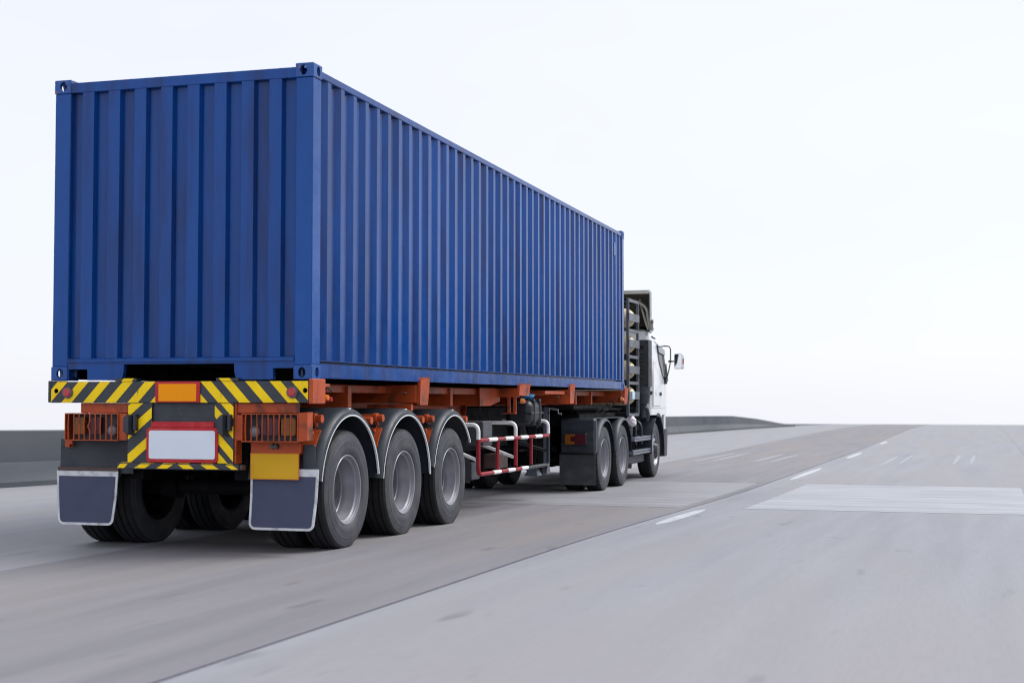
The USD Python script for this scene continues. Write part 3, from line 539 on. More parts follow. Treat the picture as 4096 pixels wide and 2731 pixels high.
def tyre_mesh(cx, cy, cz, s, r, w=0.265, lugs=1.0):
    h = w / 2
    prof = [(-h * .78, r * .565), (-h * .93, r * .60), (-h * .99, r * .66), (-h, r * .78), (-h * .97, r * .88), (-h * .90, r * .945), (-h * .80, r * .982), (-h * .52, r * .998), (-h * .50, r * .972), (-h * .44, r * .972), (-h * .42, r), (-h * .06, r), (-h * .05, r * .972), (h * .05, r * .972), (h * .06, r), (h * .42, r), (h * .44, r * .972), (h * .50, r * .972), (h * .52, r * .998), (h * .80, r * .982), (h * .90, r * .945), (h * .97, r * .88), (h * .985, r * .83), (h * 1.005, r * .825), (h * 1.005, r * .81), (h, r * .80), (h, r * .72), (h * 1.01, r * .715), (h * 1.01, r * .70), (h * .99, r * .66), (h * .93, r * .60), (h * .78, r * .565)]
    lug = np.zeros(len(prof)); lug[[6, 7, 18, 19]] = 0.007 * lugs; lug[[5, 20]] = 0.003 * lugs
    return lathe(prof[:6], cx, cy, cz, 144, s, False, lug=lug[:6]), lathe(prof[5:21], cx, cy, cz, 144, s, False, lug=lug[5:21]), lathe(prof[20:], cx, cy, cz, 144, s, False, lug=lug[20:])
def tyre(th, w, *a, **k):
    inner, tread, outer = tyre_mesh(*a, **k)
    t = th.part('tyre', outer, 'rubber', w, 40); th.part('tread', [tread, inner], 'rubber_tread', w, 40)
def rim_deep(cx, cy, cz, s, r, h=0.13):
    k = r * 0.57
    prof = [(h * .80, k * .96), (h * .92, k * 1.03), (h * .95, k * 1.02), (h * .93, k * .985), (h * .70, k * .955), (h * .62, k * .90), (h * .20, k * .875), (h * .10, k * .84), (-h * .25, k * .82), (-h * .30, k * .79), (-h * .95, k * .775)]
    return lathe(prof, cx, cy, cz, 72, s, False)
def disc_deep(cx, cy, cz, s, r, h=0.13):
    k = r * 0.57
    return lathe([(-h * .95, k * .776), (-h * 1.04, k * .72), (-h * 1.1, k * .60), (-h * 1.1, k * .38)], cx, cy, cz, 72, s, False)
def hub_deep(cx, cy, cz, s, r, h=0.13):
    k = r * 0.57
    return lathe([(-h * 1.12, k * .50), (-h * .9, k * .45), (-h * .8, k * .38), (-h * .3, k * .34), (-h * .2, k * .31), (-h * .17, k * .20), (-h * .2, 0.0)], cx, cy, cz, 40, s, False)
def nuts(cx, cy, cz, s, rr, x, n, size):
    return join([cyl((cx + s * x, cy + rr * math.cos(t), cz + rr * math.sin(t)), (cx + s * (x + size * 1.6), cy + rr * math.cos(t), cz + rr * math.sin(t)), size, 6) for t in np.linspace(0, 2 * np.pi, n, endpoint=False) + 0.2])
def dual(th, y, z, s, r):
    for cx, outer in ((1.073, True), (0.745, False)):
        w = th.holder('wheel')
        tyre(th, w, s * cx, y, z, s if outer else -s, r, lugs=0.25 if th is tr else 1.3)
        th.part('rim', rim_deep(s * cx, y, z, s if outer else -s, r), 'rim_steel' if outer else 'chassis_black', w, 35)
        if outer:
            th.part('wheel_disc', disc_deep(s * cx, y, z, s, r), 'disc_grey', w, 35)
            th.part('hub', hub_deep(s * cx, y, z, s, r), 'hub_grease', w, 35)
            th.part('wheel_nuts', nuts(s * cx, y, z, s, r * 0.57 * 0.60, -0.146, 10, 0.016), 'hub_grease', w)
for y, z in AX:
    for s in (1, -1): dual(tr, y, z, s, R)

def fender(th, y, z, s, ro, a0, a1, x0=0.60, lip=0.064, xo=1.235, trim=True):
    prof = [(x0, ro), (xo - 0.075, ro), (xo - 0.03, ro - 0.010), (xo - 0.006, ro - 0.03), (xo, ro - lip), (xo - 0.012, ro - lip), (xo - 0.02, ro - 0.034), (xo - 0.04, ro - 0.018), (xo - 0.08, ro - 0.010), (x0, ro - 0.010)]
    f = th.part('fender', lathe(prof, 0, y, z, 48, s, True, a0, a1), 'fender_plastic', smooth=40)
    if trim: th.part('trim_strip', lathe([(xo + 0.003, ro - lip + 0.003), (xo + 0.003, ro - lip - 0.009), (xo - 0.014, ro - lip - 0.009), (xo - 0.014, ro - lip - 0.0005), (xo + 0.0005, ro - lip - 0.0005)], 0, y, z, 48, s, True, a0, a1), 'trim_white', f, 40)
    return f
for i, (y, z) in enumerate(AX):
    for s in (1, -1):
        f = fender(tr, y, z + 0.005, s, 0.70, (9, 4, 32)[i], (171, 174, 169)[i])
        tr.part('rivet', bx(s * 1.19, s * 1.212, y - 0.02, y + 0.03, z + 0.690, z + 0.700), 'trim_white', f)
        # straight tail piece behind the fender with its moulded seam
        if i == 0 and s > 0: tr.part('fender_tail', bx(s * 1.09, s * 1.2, 0.112, 0.135, 0.60, 0.90, 0.008), 'fender_plastic', f)
def hanger(y, z, s, strap):
    t = tr.part('fender_hanger', cyl((s * 0.6, y, z), (s * 1.165, y, z), 0.034, 20), 'orange_paint', smooth=40)
    if strap:
        tr.part('clamp', cyl((s * 1.075, y, z), (s * 1.11, y, z), 0.047, 20), 'orange_paint', t, 40)
        ay, az = y + 0.462, z - 0.612
        tr.part('strap', tube([(s * 1.095, y + 0.02, z - 0.03), (s * 1.095, y + 0.035, z - 0.09), (s * 1.095, ay + 0.722 * math.cos(2.40), az + 0.722 * math.sin(2.40))], 0.018, 8, 0.04), 'orange_paint', t, 40)
        tr.part('mounting_plate', lathe([(1.035, 0.703), (1.035, 0.716), (1.165, 0.716), (1.165, 0.703)], 0, ay, az, 8, s, True, 133, 153), 'orange_paint', t)
        tr.parts('bolt', [cyl((s * x, ay + r0 * math.cos(q), az + r0 * math.sin(q)), (s * x, ay + r1 * math.cos(q), az + r1 * math.sin(q)), 0.016, 8) for x, q, r0, r1 in ((1.10, 2.42, 0.717, 0.735), (1.10, 2.62, 0.717, 0.735))], 'hub_grease', t)
for s in (1, -1):
    for y, z, st in ((0.335, 1.108, 1), (1.42, 1.08, 0), (1.70, 1.098, 1), (2.78, 1.068, 0), (3.08, 1.074, 1), (4.15, 1.055, 0)): hanger(y, z, s, st)

# side guard of bent tube, red and white, one on each side
def guard(s):
    X = s * 1.185; r = 0.024
    g = tr.holder('side_guard')
    def red_white(name, p0, p1, bands, base='tube_red'):
        p0, p1 = np.array(p0), np.array(p1); rp = tr.part(name, cyl(p0, p1, r, 14), base, g, 40)
    # posts: white above the top rail and bent inward, red below
    for y, lowz in ((4.50, 0.40), (5.98, 0.452), (7.50, 0.33)):
        tr.part('post', tube([(s * 0.55, y, 0.99), (X, y, 0.99), (X, y, 0.825)], r, 12, 0.13), 'tube_white', g, 40)
    tr.part('post', tube([(X, 4.50, 0.8245), (X, 4.50, 0.435), (X, 4.75, 0.435)], r * 1.01, 12, 0.09), 'tube_red', g, 40)
    tr.part('post', cyl((X, 5.98, 0.8245), (X, 5.98, 0.47), r, 14), 'tube_red', g, 40)
    tr.part('post', tube([(X, 7.50, 0.8245), (X, 7.50, 0.40), (X, 7.36, 0.40)], r * 1.01, 12, 0.09), 'dark_plastic', g, 40)
    for y in (5.23, 6.67): tr.part('bar', cyl((X, y, 0.785), (X, y, 0.46), r * 0.92, 14), 'tube_red', g, 40)
    for z0, z1, y0, name in ((0.815, 0.80, 4.525, 'rail'), (0.435, 0.42, 4.75, 'rail')):
        n = 9; ys = np.linspace(y0, 7.47 if z0 > 0.6 else 7.36, n + 1)
        for i in range(n):
            za, zb = (z0 + (z1 - z0) * (q - y0) / (7.47 - y0) for q in (ys[i], ys[i + 1]))
            dark = z0 < 0.6 and i >= 6
            tr.part(name, cyl((X, ys[i], za), (X, ys[i + 1], zb), r * (1.02 if i % 2 else 1.0), 14), ('dark_plastic' if dark else ('tube_white', 'tube_red')[(i + 1) % 2]), g, 40)
    tr.part('brace', cyl((s * 0.72, 6.0, 0.73), (s * 1.15, 5.99, 0.575), 0.021, 12), 'tube_white', g, 40)
    tr.part('brace', cyl((s * 0.72, 7.5, 0.72), (s * 1.16, 7.5, 0.60), 0.021, 12), 'dark_plastic', g, 40)
    tr.part('brace', cyl((s * 0.75, 4.5, 0.76), (s * 1.16, 4.5, 0.60), 0.021, 12), 'tube_white', g, 40)
    tr.part('tube_end', cyl((s * 0.53, 4.5, 0.99), (s * 0.549, 4.5, 0.99), 0.027, 12), 'orange_paint', g)
    tr.part('foot', hull([(X, 7.42, 0.30), (X, 7.62, 0.30), (X, 7.46, 0.44), (X, 7.54, 0.44), (X - s * 0.06, 7.42, 0.30), (X - s * 0.06, 7.62, 0.30), (X - s * 0.06, 7.46, 0.44), (X - s * 0.06, 7.54, 0.44)]), 'grey_steel', g)
guard(1); guard(-1)
# boxes, tank and landing gear between the axles and the tractor
tr.part('tool_box', bx(0.90, 1.10, 4.95, 5.30, 0.74, 1.02, 0.008), 'box_grey')
tr.part('valve_box', bx(0.86, 0.98, 4.9, 5.2, 0.35, 0.55, 0.01), 'box_grey')
tr.parts('spare_carrier', [bx(-0.42, 0.40, 5.96, 8.3, 0.62, 1.185, 0.02), bx(-0.75, 0.55, 8.35, 9.6, 0.55, 1.185, 0.02)], 'chassis_black')
tr.part('brown_box', bx(0.70, 0.90, 6.25, 6.6, 0.42, 0.60, 0.006), 'rust_pipe')
def rounded(x0, x1, y0, y1, z0, z1, r):
    ic = trimesh.creation.icosphere(3, r).vertices
    return hull(np.vstack([ic + (x, y, z) for x in (x0 + r, x1 - r) for y in (y0 + r, y1 - r) for z in (z0 + r, z1 - r)]))
wt = tr.part('water_tank', rounded(0.82, 1.175, 6.72, 7.28, 0.95, 1.265, 0.095), 'dark_plastic', smooth=60)
tr.part('tank_band', rounded(0.805, 1.19, 6.83, 6.88, 0.936, 1.279, 0.0249), 'dark_plastic', wt, 40); tr.part('tank_band', rounded(0.805, 1.19, 7.10, 7.15, 0.936, 1.279, 0.0249), 'dark_plastic', wt, 40)
tr.part('tank_seam', rounded(0.812, 1.183, 6.712, 7.288, 1.085, 1.112, 0.0134), 'dark_plastic', wt, 40)
tr.part('filler_cap', cyl((1.0, 6.80, 1.262), (1.0, 6.80, 1.30), 0.045, 16), 'dark_plastic', wt, 40)
for s in (1, -1):
    lg = tr.part('landing_leg', [bx(s * 0.77, s * 0.90, 7.95, 8.09, 0.50, 1.19, 0.006), bx(s * 0.785, s * 0.885, 7.97, 8.07, 0.27, 0.499)], 'chassis_black')
    tr.part('leg_foot', hull([(s * 0.74, 7.90, 0.245), (s * 0.93, 7.90, 0.245), (s * 0.74, 8.14, 0.245), (s * 0.93, 8.14, 0.245), (s * 0.79, 7.97, 0.35), (s * 0.88, 7.97, 0.35), (s * 0.79, 8.07, 0.35), (s * 0.88, 8.07, 0.35)]), 'grey_steel', lg)
    tr.part('leg_plate', sub(bx(s * 0.985, s * 1.065, 8.0, 8.02, 0.34, 1.155), cyl((s * 1.045, 7.9, 1.09), (s * 1.045, 8.1, 1.09), 0.016)), 'grey_steel', lg)
    tr.part('leg_brace', [cyl((s * 0.84, 8.0, 0.55), (s * 0.55, 8.6, 1.0), 0.02, 8), bx(s * 0.91, s * 0.98, 8.0, 8.15, 0.34, 0.90)], 'chassis_black', lg)
tr.part('landing_cross_bar', cyl((-0.8, 8.03, 0.62), (0.8, 8.03, 0.62), 0.03, 12), 'chassis_black', smooth=40)
tr.part('crank_handle', tube([(0.9, 8.35, 1.16), (1.10, 8.35, 1.13), (1.10, 8.35, 1.08), (1.15, 8.35, 1.075)], 0.014, 8), 'alloy', smooth=40)
tr.parts('hose', [tube(fillet([(0.3, 11.6, 1.10), (0.7, 12.2, 0.98), (0.9, 12.7, 1.15), (1.0, 12.85, 1.4)], 0.3), 0.014, 8), tube(fillet([(0.2, 11.6, 1.12), (0.6, 12.3, 0.95), (0.8, 12.8, 1.2)], 0.3), 0.014, 8)], 'chassis_black', smooth=40)

# a scrunched blue rag on the tank
rs = trimesh.creation.icosphere(4, 1.0); v = np.array(rs.vertices); d = 0.62 + 0.75 * (meshkit.fbm(v * 2.1 + 7, 4, 3) - 0.2); v = v * d[:, None] * np.array([0.11, 0.16, 0.065]) + np.array([1.035, 6.95, 1.312]); 
Thing('cloth_bundle', label='bright blue scrunched cloth bundle lying on the black tank of the trailer', cat='cloth', mesh=trimesh.Trimesh(v, rs.faces, process=False), mat='rag_blue', smooth=60)
rs = trimesh.creation.icosphere(4, 1.0); v = np.array(rs.vertices); d = 0.75 + 0.6 * (meshkit.fbm(v * 1.7 + 3, 4, 5) - 0.3); v = v * d[:, None] * np.array([0.10, 0.13, 0.11]) + np.array([1.115, 13.2, 0.905])
Thing('plastic_bag', label='pale crumpled plastic bag stuffed behind the rack, above the bent black pipes of the tractor', cat='bag', mesh=trimesh.Trimesh(v, rs.faces, process=False), mat='bag_pale', smooth=60)

# ================================================================ the tractor
tk = Thing('tractor_truck', (0, 13.0, -0.13), 'white cab tractor truck with gas cylinder rack and roof deflector pulling the trailer', 'truck')
ZT = 0.372; RT = 0.503
for s in (1, -1):
    tk.part('chassis_rail', bx(s * 0.38, s * 0.46, 10.0, 16.0, 0.58, 0.86, 0.005), 'chassis_black')
tk.parts('chassis_cross_member', [bx(-0.379, 0.379, y, y + 0.1, 0.6, 0.84) for y in (10.02, 11.4, 12.9, 14.2, 15.8)], 'chassis_black')
fw = tk.part('fifth_wheel', [bx(-0.45, 0.45, 10.9, 11.9, 1.10, 1.185, 0.02), bx(-0.55, 0.55, 11.2, 11.7, 0.862, 1.095, 0.02)], 'chassis_black')
for y in (10.80, 12.13):
    tk.part('axle', [cyl((-0.95, y, ZT), (0.95, y, ZT), 0.075, 20), trimesh.creation.icosphere(2, 0.21).apply_translation((0, y, ZT))], 'chassis_black', smooth=40)
    tk.parts('leaf_spring', [bx(s * 0.48, s * 0.56, y - 0.5, y + 0.5, ZT + 0.11, ZT + 0.19) for s in (-1, 1)], 'chassis_black')
    for s in (1, -1): dual(tk, y, ZT, s, RT)
for s in (1, -1):
    f1 = fender(tk, 10.80, ZT, s, 0.625, 8, 172, 0.66, 0.055, 1.235, False); f2 = fender(tk, 12.13, ZT, s, 0.625, 4, 172, 0.66, 0.055, 1.235, False)
    tk.part('fender_top', bx(s * 0.68, s * 1.17, 10.15, 12.2, 0.978, 0.992, 0.003), 'fender_plastic')
    tk.part('fender_back', bx(s * 0.70, s * 1.235, 10.02, 10.16, 0.462, 0.992, 0.03), 'fender_plastic')
    fl = tk.part('mudflap', bx(s * 0.70, s * 1.242, 9.95, 9.965, 0.008, 0.468), 'flap_rubber')
    tk.part('flap_clamp', bx(s * 0.705, s * 1.235, 9.94, 9.9695, 0.455, 0.480, 0.004), 'chassis_black', fl)
    lm = tk.part('tail_lamp', bx(s * 0.775, s * 1.125, 9.955, 10.015, 0.597, 0.785, 0.01), 'dark_plastic')
    tk.part('lens', sub(bx(s * 0.786, s * 0.932, 9.94, 9.9545, 0.607, 0.758, 0.005), bx(s * 0.872, s * 0.94, 9.93, 9.96, 0.65, 0.725)), 'lens_amber_dull', lm)
    tk.part('lens', bx(s * 0.934, s * 1.103, 9.94, 9.9545, 0.607, 0.758, 0.005), 'lens_red_dull', lm)
    tk.part('lens', bx(s * 0.873, s * 0.931, 9.946, 9.9545, 0.652, 0.723), 'lens_red_dull', lm)
    tk.part('lamp_bracket', bx(s * 1.126, s * 1.21, 9.99, 10.015, 0.70, 0.81), 'black_paint', lm)
# rack of gas cylinders behind the cab
rk = tk.holder('cylinder_rack'); XR = 1.15; Y0, Y1 = 12.89, 13.72
for sx in (1, -1):
    for y in (Y0, Y1): tk.part('rack_post', bx(sx * (XR - 0.045), sx * XR, y - 0.022, y + 0.022, 1.0, 2.985, 0.004), 'grey_steel' if sx > 0 else 'chassis_black', rk)
    for z in (2.955, 2.445, 2.0, 1.555, 1.015): tk.part('rack_rail', bx(sx * (XR - 0.04), sx * (XR - 0.002), Y0 + 0.0225, Y1 - 0.0225, z - 0.025, z + 0.025), 'grey_steel', rk)
    for z in (2.672, 2.225, 1.78, 1.345):
        pl = tk.part('rack_plate', bx(sx * (XR + 0.001), sx * (XR + 0.008), Y0 - 0.02, Y1 + 0.02, z - 0.066, z + 0.066), 'grey_steel', rk)
        if sx > 0 and z < 1.5: tk.part('warning_sticker', bx(XR + 0.0085, XR + 0.0100, 13.11, 13.31, z - 0.062, z + 0.062), 'sticker', rk)
for y in (Y0, Y1):
    tk.parts('rack_bar', [bx(-XR + 0.046, XR - 0.046, y - 0.02, y + 0.02, z - 0.025, z + 0.025) for z in (2.955, 1.015)], 'chassis_black', rk)
for z in (2.672, 2.225, 1.78, 1.345):
    prof = [(-1.085, 0.0), (-1.08, 0.045), (-1.06, 0.09), (-1.02, 0.132), (-0.95, 0.158), (-0.90, 0.163), (0.94, 0.170), (1.00, 0.165), (1.07, 0.140), (1.115, 0.095), (1.135, 0.045), (1.14, 0.0)]
    tk.part('gas_cylinder', lathe(prof, 0, 13.42, z, 40, 1, False), 'cylinder_cream', rk, True)
# cab
def cab_ring(z, yb, yf, xh, fr=0.11):
    return [(sx * x, y, z) for sx in (1, -1) for x, y in ((xh - 0.05, yb), (xh, yb + 0.06), (xh, yf - 0.5), (xh - 0.03, yf - 0.22), (xh - fr, yf - 0.05), (xh - fr - 0.25, yf))]
CB = hull(cab_ring(1.12, 14.50, 16.25, 1.244) + cab_ring(1.65, 14.50, 16.30, 1.246) + cab_ring(2.33, 14.50, 16.02, 1.185) + cab_ring(2.50, 14.52, 15.80, 1.135) + cab_ring(2.57, 14.62, 15.55, 1.03))
cab = tk.part('cab', CB, 'cab_white', smooth=28)
tk.part('cab_skirt', hull(cab_ring(1.115, 14.30, 16.25, 1.244) + cab_ring(1.0, 14.30, 16.27, 1.244)), 'cab_white', cab, 28)
tk.part('door_seam', [bx(1.2445, 1.2475, 14.545, 14.553, 1.16, 1.95), bx(1.2445, 1.2475, 14.56, 15.2, 1.155, 1.162)], 'dark_plastic', cab)
def on_side(poly, d0, d1, s=1):
    """A plate on the cab's side, following its inward lean above the belt line."""
    m = prism(poly, 'x', d0, d1); v = np.array(m.vertices)
    v[:, 0] = s * (v[:, 0] + 1.246 - np.clip(v[:, 2] - 1.65, 0, 1) * (0.061 / 0.68)); f = m.faces if s > 0 else m.faces[:, ::-1]
    return trimesh.Trimesh(v, f, process=False)
for s in (1, -1):
    wp = Polygon([(15.16, 2.27), (15.77, 2.19), (15.82, 1.60), (15.66, 1.62), (15.5, 1.70), (15.24, 1.97)])
    wn = tk.part('side_window', on_side(wp, 0.001, 0.006, s), 'glass_dark', cab)
    tk.part('window_frame', on_side(wp.buffer(0.014).difference(wp.buffer(-0.012)), 0.0065, 0.012, s), 'dark_plastic', wn)
    tk.part('rain_visor', on_side(Polygon([(15.14, 2.285), (15.78, 2.205), (15.79, 2.10), (15.20, 2.14)]), 0.014, 0.03, s), 'visor', wn)
    tk.part('vent_bar', on_side(Polygon([(15.62, 2.14), (15.65, 2.14), (15.70, 1.63), (15.67, 1.63)]), 0.0065, 0.012, s), 'dark_plastic', wn)
    tk.part('door_handle', bx(s * 1.247, s * 1.262, 15.16, 15.30, 1.345, 1.41, 0.006), 'dark_plastic', cab)
    dm = Polygon([(14.82, 1.33), (14.87, 1.40), (14.82, 1.47), (14.77, 1.40)])
    tk.part('diamond_badge', prism(dm, 'x', s * 1.2475 if s > 0 else -1.2495, s * 1.2495 if s > 0 else -1.2475), 'sticker', cab)
    tk.part('roof_slot', on_side(Polygon([(14.80, 2.41), (15.12, 2.385), (15.12, 2.40), (14.80, 2.425)]), -0.02, 0.003, s), 'dark_plastic', cab)
    tk.part('drip_rail', on_side(Polygon([(14.95, 2.33), (15.45, 2.25), (15.45, 2.26), (14.95, 2.34)]), -0.01, 0.004, s), 'dark_plastic', cab)
    tk.part('front_pillar', on_side(Polygon([(15.90, 1.62), (15.99, 1.62), (15.97, 1.95), (15.90, 1.9)]), -0.11, 0.01, s), 'dark_plastic', cab)
    # mirror arm and mirror
    ar = tk.part('mirror_arm', tube([(s * 1.16, 15.62, 2.255), (s * 1.24, 15.62, 2.275), (s * 1.35, 15.60, 2.265), (s * 1.372, 15.60, 2.21), (s * 1.370, 15.60, 1.98), (s * 1.33, 15.62, 1.80), (s * 1.285, 15.66, 1.66), (s * 1.22, 15.68, 1.60)], 0.011, 8, 0.05), 'dark_plastic', smooth=40)
    tk.part('arm_foot', bx(s * 1.24, s * 1.29, 15.62, 15.70, 1.565, 1.70, 0.01), 'dark_plastic', ar)
    tk.part('arm_link', cyl((s * 1.35, 15.58, 1.985), (s * 1.475, 15.43, 1.98), 0.022, 10, 0.010), 'dark_plastic', ar, 40)
    def turned(poly, y0, y1):
        m = prism(affinity.scale(poly, s, 1, origin=(0, 0)), 'y', y0, y1); v = np.array(m.vertices); c, q = math.cos(math.radians(24)), math.sin(math.radians(24)) * s
        dx, dy = v[:, 0] - s * 1.56, v[:, 1] - 15.44; v[:, 0], v[:, 1] = s * 1.56 + c * dx + q * dy, 15.44 - q * dx + c * dy
        return trimesh.Trimesh(v, m.faces, process=False)
    mr = tk.part('mirror', turned(rrect(1.470, 1.650, 1.838, 2.122, 0.035), 15.41, 15.47), 'trim_white', smooth=30)
    tk.part('mirror_glass', turned(rrect(1.480, 1.640, 1.848, 2.112, 0.03), 15.403, 15.4095), 'mirror_glass', mr)
    tk.part('mirror_reflector', turned(sbox(1.651, 1.93, 1.656, 2.03), 15.42, 15.45), 'lens_red', mr)
# hollow roof deflector, open at the back
def defl(g, yb):
    return hull([(sx * (1.245 - g - t), y, z) for sx in (1, -1) for t, y, z in ((0.0, yb, 2.46), (0.0, yb, 3.18 - g), (0.035, yb, 3.235 - g), (0.10, 14.78 - g, 2.46), (0.10, 14.74 - g, 3.10 - g), (0.10, 14.62 - g, 3.21 - g), (0.20, 15.05 - g, 2.98 - g), (0.34, 15.50 - g, 2.60), (0.34, 15.55 - g, 2.46))])
tk.part('roof_deflector', sub(defl(0.0, 14.42), defl(0.006, 14.30), bx(-1.2, 1.2, 14.3, 15.5, 2.4, 2.50)), 'cab_white', smooth=30)
dl = tk.part('deflector_lining', sub(defl(0.0065, 14.421), defl(0.014, 14.30), bx(-1.19, 1.19, 14.3, 15.5, 2.4, 2.52)), 'lining', smooth=30)
tk.part('lining_lip', bx(-1.19, 1.19, 14.40, 14.45, 3.165, 3.205, 0.01), 'lining_light', dl)
for s in (1, -1):
    tk.part('lining_rib', tube([(0, 14.60, 3.06), (s * 0.95, 14.60, 3.05), (s * 1.12, 14.60, 2.93), (s * 1.15, 14.60, 2.70), (s * 1.19, 14.55, 2.56)], 0.026, 10, 0.09), 'lining_light', dl, 40)
    tk.part('lining_rib', tube([(s * 0.96, 14.75, 3.10), (s * 1.02, 14.72, 2.88), (s * 1.10, 14.62, 2.66), (s * 1.17, 14.50, 2.52)], 0.022, 10, 0.06), 'lining_light', dl, 40)
tk.part('roof_pad', bx(-1.1, 1.1, 14.45, 15.4, 2.572, 2.60, 0.01), 'chassis_black')
tk.parts('deflector_stay', [bx(s * 1.21, s * 1.25, 14.42, 14.55, 2.50, 2.70, 0.01) for s in (1, -1)] + [cyl((s * 1.245, 14.44, 2.67), (s * 1.268, 14.44, 2.67), 0.035, 12) for s in (1, -1)], 'lining')
tk.part('rear_panel', bx(-1.02, 1.02, 14.36, 14.492, 1.12, 2.31, 0.01), 'chassis_black')
tk.part('frame_deck', bx(-0.92, 0.92, 10.3, 12.85, 0.868, 1.05, 0.01), 'chassis_black')
# air intake column with slats
ai = tk.part('air_intake', [hull([(x, y, z) for x, y, z in ((1.03, 14.15, 1.50), (1.235, 14.15, 1.50), (1.03, 14.47, 1.50), (1.235, 14.47, 1.50), (1.03, 14.15, 2.26), (1.08, 14.15, 2.33), (1.235, 14.15, 2.33), (1.03, 14.47, 2.26), (1.08, 14.47, 2.33), (1.235, 14.47, 2.33))])], 'dark_plastic')
for k in range(7): tk.part('intake_slat', bx(1.05, 1.15, 14.135, 14.149, 1.66 + 0.07 * k, 1.70 + 0.07 * k, 0.005), 'dark_plastic', ai)
tk.part('intake_slot', bx(1.07, 1.15, 14.140, 14.1495, 2.17, 2.225), 'chassis_black', ai)
tk.part('air_cleaner', [cyl((1.12, 14.25, 1.20), (1.12, 14.25, 1.36), 0.10, 28, 0.115), cyl((1.12, 14.25, 1.36), (1.12, 14.25, 1.50), 0.125, 28), cyl((1.12, 14.25, 0.95), (1.12, 14.25, 1.20), 0.065, 20)], 'fender_plastic', smooth=40)
tk.part('intake_bracket', bx(1.10, 1.24, 14.38, 14.49, 1.36, 1.425), 'chassis_black', ai)
tk.part('engine_block', [bx(-0.75, 0.75, 13.9, 15.6, 0.55, 1.11, 0.03), bx(0.75, 1.02, 14.1, 14.55, 0.70, 1.15, 0.04), bx(-1.0, 1.0, 13.75, 13.95, 0.62, 1.05, 0.03)], 'chassis_black')
tk.part('coolant_pipe', tube([(1.13, 14.2, 1.14), (1.18, 14.25, 1.12), (1.20, 14.28, 1.0), (1.17, 14.28, 0.90)], 0.04, 10, 0.05), 'fender_plastic', smooth=40)
# steer wheels
def steer(s):
    cx, y, z, r = s * 1.06, 15.0, ZT, RT; w = tk.holder('wheel'); k = r * 0.57; h = 0.135
    tyre(tk, w, cx, y, z, s, r, 0.27)
    tk.part('rim', lathe([(h * .80, k * .96), (h * .93, k * 1.03), (h * .95, k * 1.01), (h * .80, k * .95), (h * .50, k * .90), (h * .48, k * .84), (h * .75, k * .72), (h * .92, k * .60), (h * .95, k * .42)], cx, y, z, 72, s, False), 'rim_steel', w, 35)
    tk.part('hub', lathe([(h * .95, k * .43), (h * 1.0, k * .41), (h * 1.30, k * .36), (h * 1.36, k * .30), (h * 1.36, 0.0)], cx, y, z, 40, s, False), 'hub_grease', w, 35)
    tk.part('wheel_nuts', nuts(cx, y, z, s, k * 0.52, h * 0.90, 10, 0.019), 'hub_grease', w)
    tk.part('hand_holes', join([cyl((cx + s * h * .58, y + k * .78 * math.cos(t), z + k * .78 * math.sin(t)), (cx + s * (h * .665 + .004), y + k * .78 * math.cos(t), z + k * .78 * math.sin(t)), 0.02, 12) for t in np.linspace(0, 2 * np.pi, 8, endpoint=False) + .1]), 'chassis_black', w)
    tk.part('wheel_arch', lathe([(0.90, 0.66), (1.247, 0.66), (1.250, 0.60), (1.235, 0.60), (1.22, 0.645), (0.90, 0.645)], 0, y, z, 32, s, True, -12, 100), 'fender_plastic', cab, 40)
    tk.part('rear_mudguard', lathe([(0.88, 0.60), (1.24, 0.60), (1.24, 0.575), (1.225, 0.588), (0.88, 0.588)], 0, y, z, 28, s, True, 108, 186), 'fender_plastic', smooth=40)
steer(1); steer(-1)
tk.part('front_axle', cyl((-0.95, 15.0, ZT), (0.95, 15.0, ZT), 0.06, 16), 'chassis_black', smooth=40)
bp = tk.part('front_bumper', hull(cab_ring(0.22, 15.62, 16.32, 1.235) + cab_ring(0.72, 15.62, 16.36, 1.243)), 'fender_plastic', smooth=28)
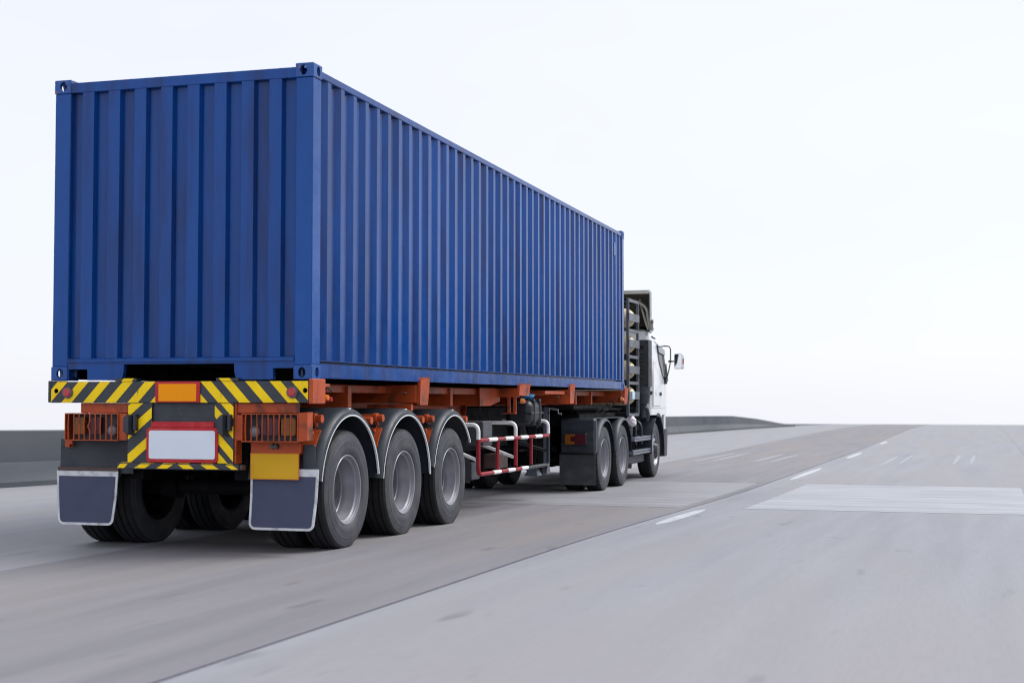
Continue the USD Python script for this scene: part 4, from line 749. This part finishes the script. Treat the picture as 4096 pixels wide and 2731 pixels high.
tk.part('bumper_corner', bx(1.19, 1.235, 15.66, 15.80, 0.72, 0.995, 0.01), 'cab_white', bp); tk.part('bumper_corner', bx(-1.19, -1.235, 15.66, 15.80, 0.72, 0.995, 0.01), 'cab_white', bp)
# steps, tank, pipes and exhaust behind the right front wheel
for s in (1, -1):
    for z, y0 in ((0.60, 13.02), (0.378, 12.90)):
        st = tk.part('side_step', [bx(s * 1.06, s * 1.20, y0, 14.66, z - 0.034, z + 0.034), bx(s * 1.2005, s * 1.222, y0, 14.66, z + 0.006, z + 0.038, 0.006), bx(s * 1.2005, s * 1.222, y0, 14.66, z - 0.040, z - 0.006, 0.006)], 'alloy')
    tk.parts('step_bracket', [bx(s * 1.02, s * 1.059, y, y + 0.03, 0.30, 0.66) for y in (13.1, 13.9, 14.5)] + [cyl((s * 1.1, 13.25, 0.56), (s * 1.1, 13.6, 0.42), 0.012, 8)], 'chassis_black')
    tk.part('lower_panel', bx(s * 0.98, s * 1.12, 12.86, 14.30, 0.175, 0.332, 0.02), 'fender_plastic')
    for y in (13.35, 13.85):
        tk.part('bent_pipe', tube([(s * 0.6, y, 0.90), (s * 1.16, y, 0.90), (s * 1.16, y, 0.50)], 0.024, 10, 0.14), 'dark_plastic', smooth=40)
    tk.part('brake_air_tank', lathe([(-0.3, 0.0), (-0.29, 0.09), (-0.26, 0.115), (0.28, 0.115), (0.31, 0.09), (0.325, 0.0)], s * 0.82, 13.2, 0.745, 32, s, False), 'fender_plastic', smooth=40)
    tk.part('tank_label', cyl((s * 1.05, 13.2, 0.745), (s * 1.085, 13.2, 0.745), 0.1165, 32), 'chassis_black', smooth=40)
tk.part('fuel_tank', bx(-1.0, -0.52, 12.95, 14.2, 0.25, 0.80, 0.06), 'alloy')
tk.part('exhaust_pipe', sub(cyl((0.5, 12.76, 0.20), (1.195, 12.84, 0.175), 0.055, 24), cyl((0.9, 12.806, 0.1856), (1.3, 12.852, 0.1712), 0.047, 24)), 'rust_pipe', smooth=40)
tk.part('muffler', bx(-0.5, 0.5, 12.9, 13.6, 0.14, 0.5, 0.06), 'chassis_black')
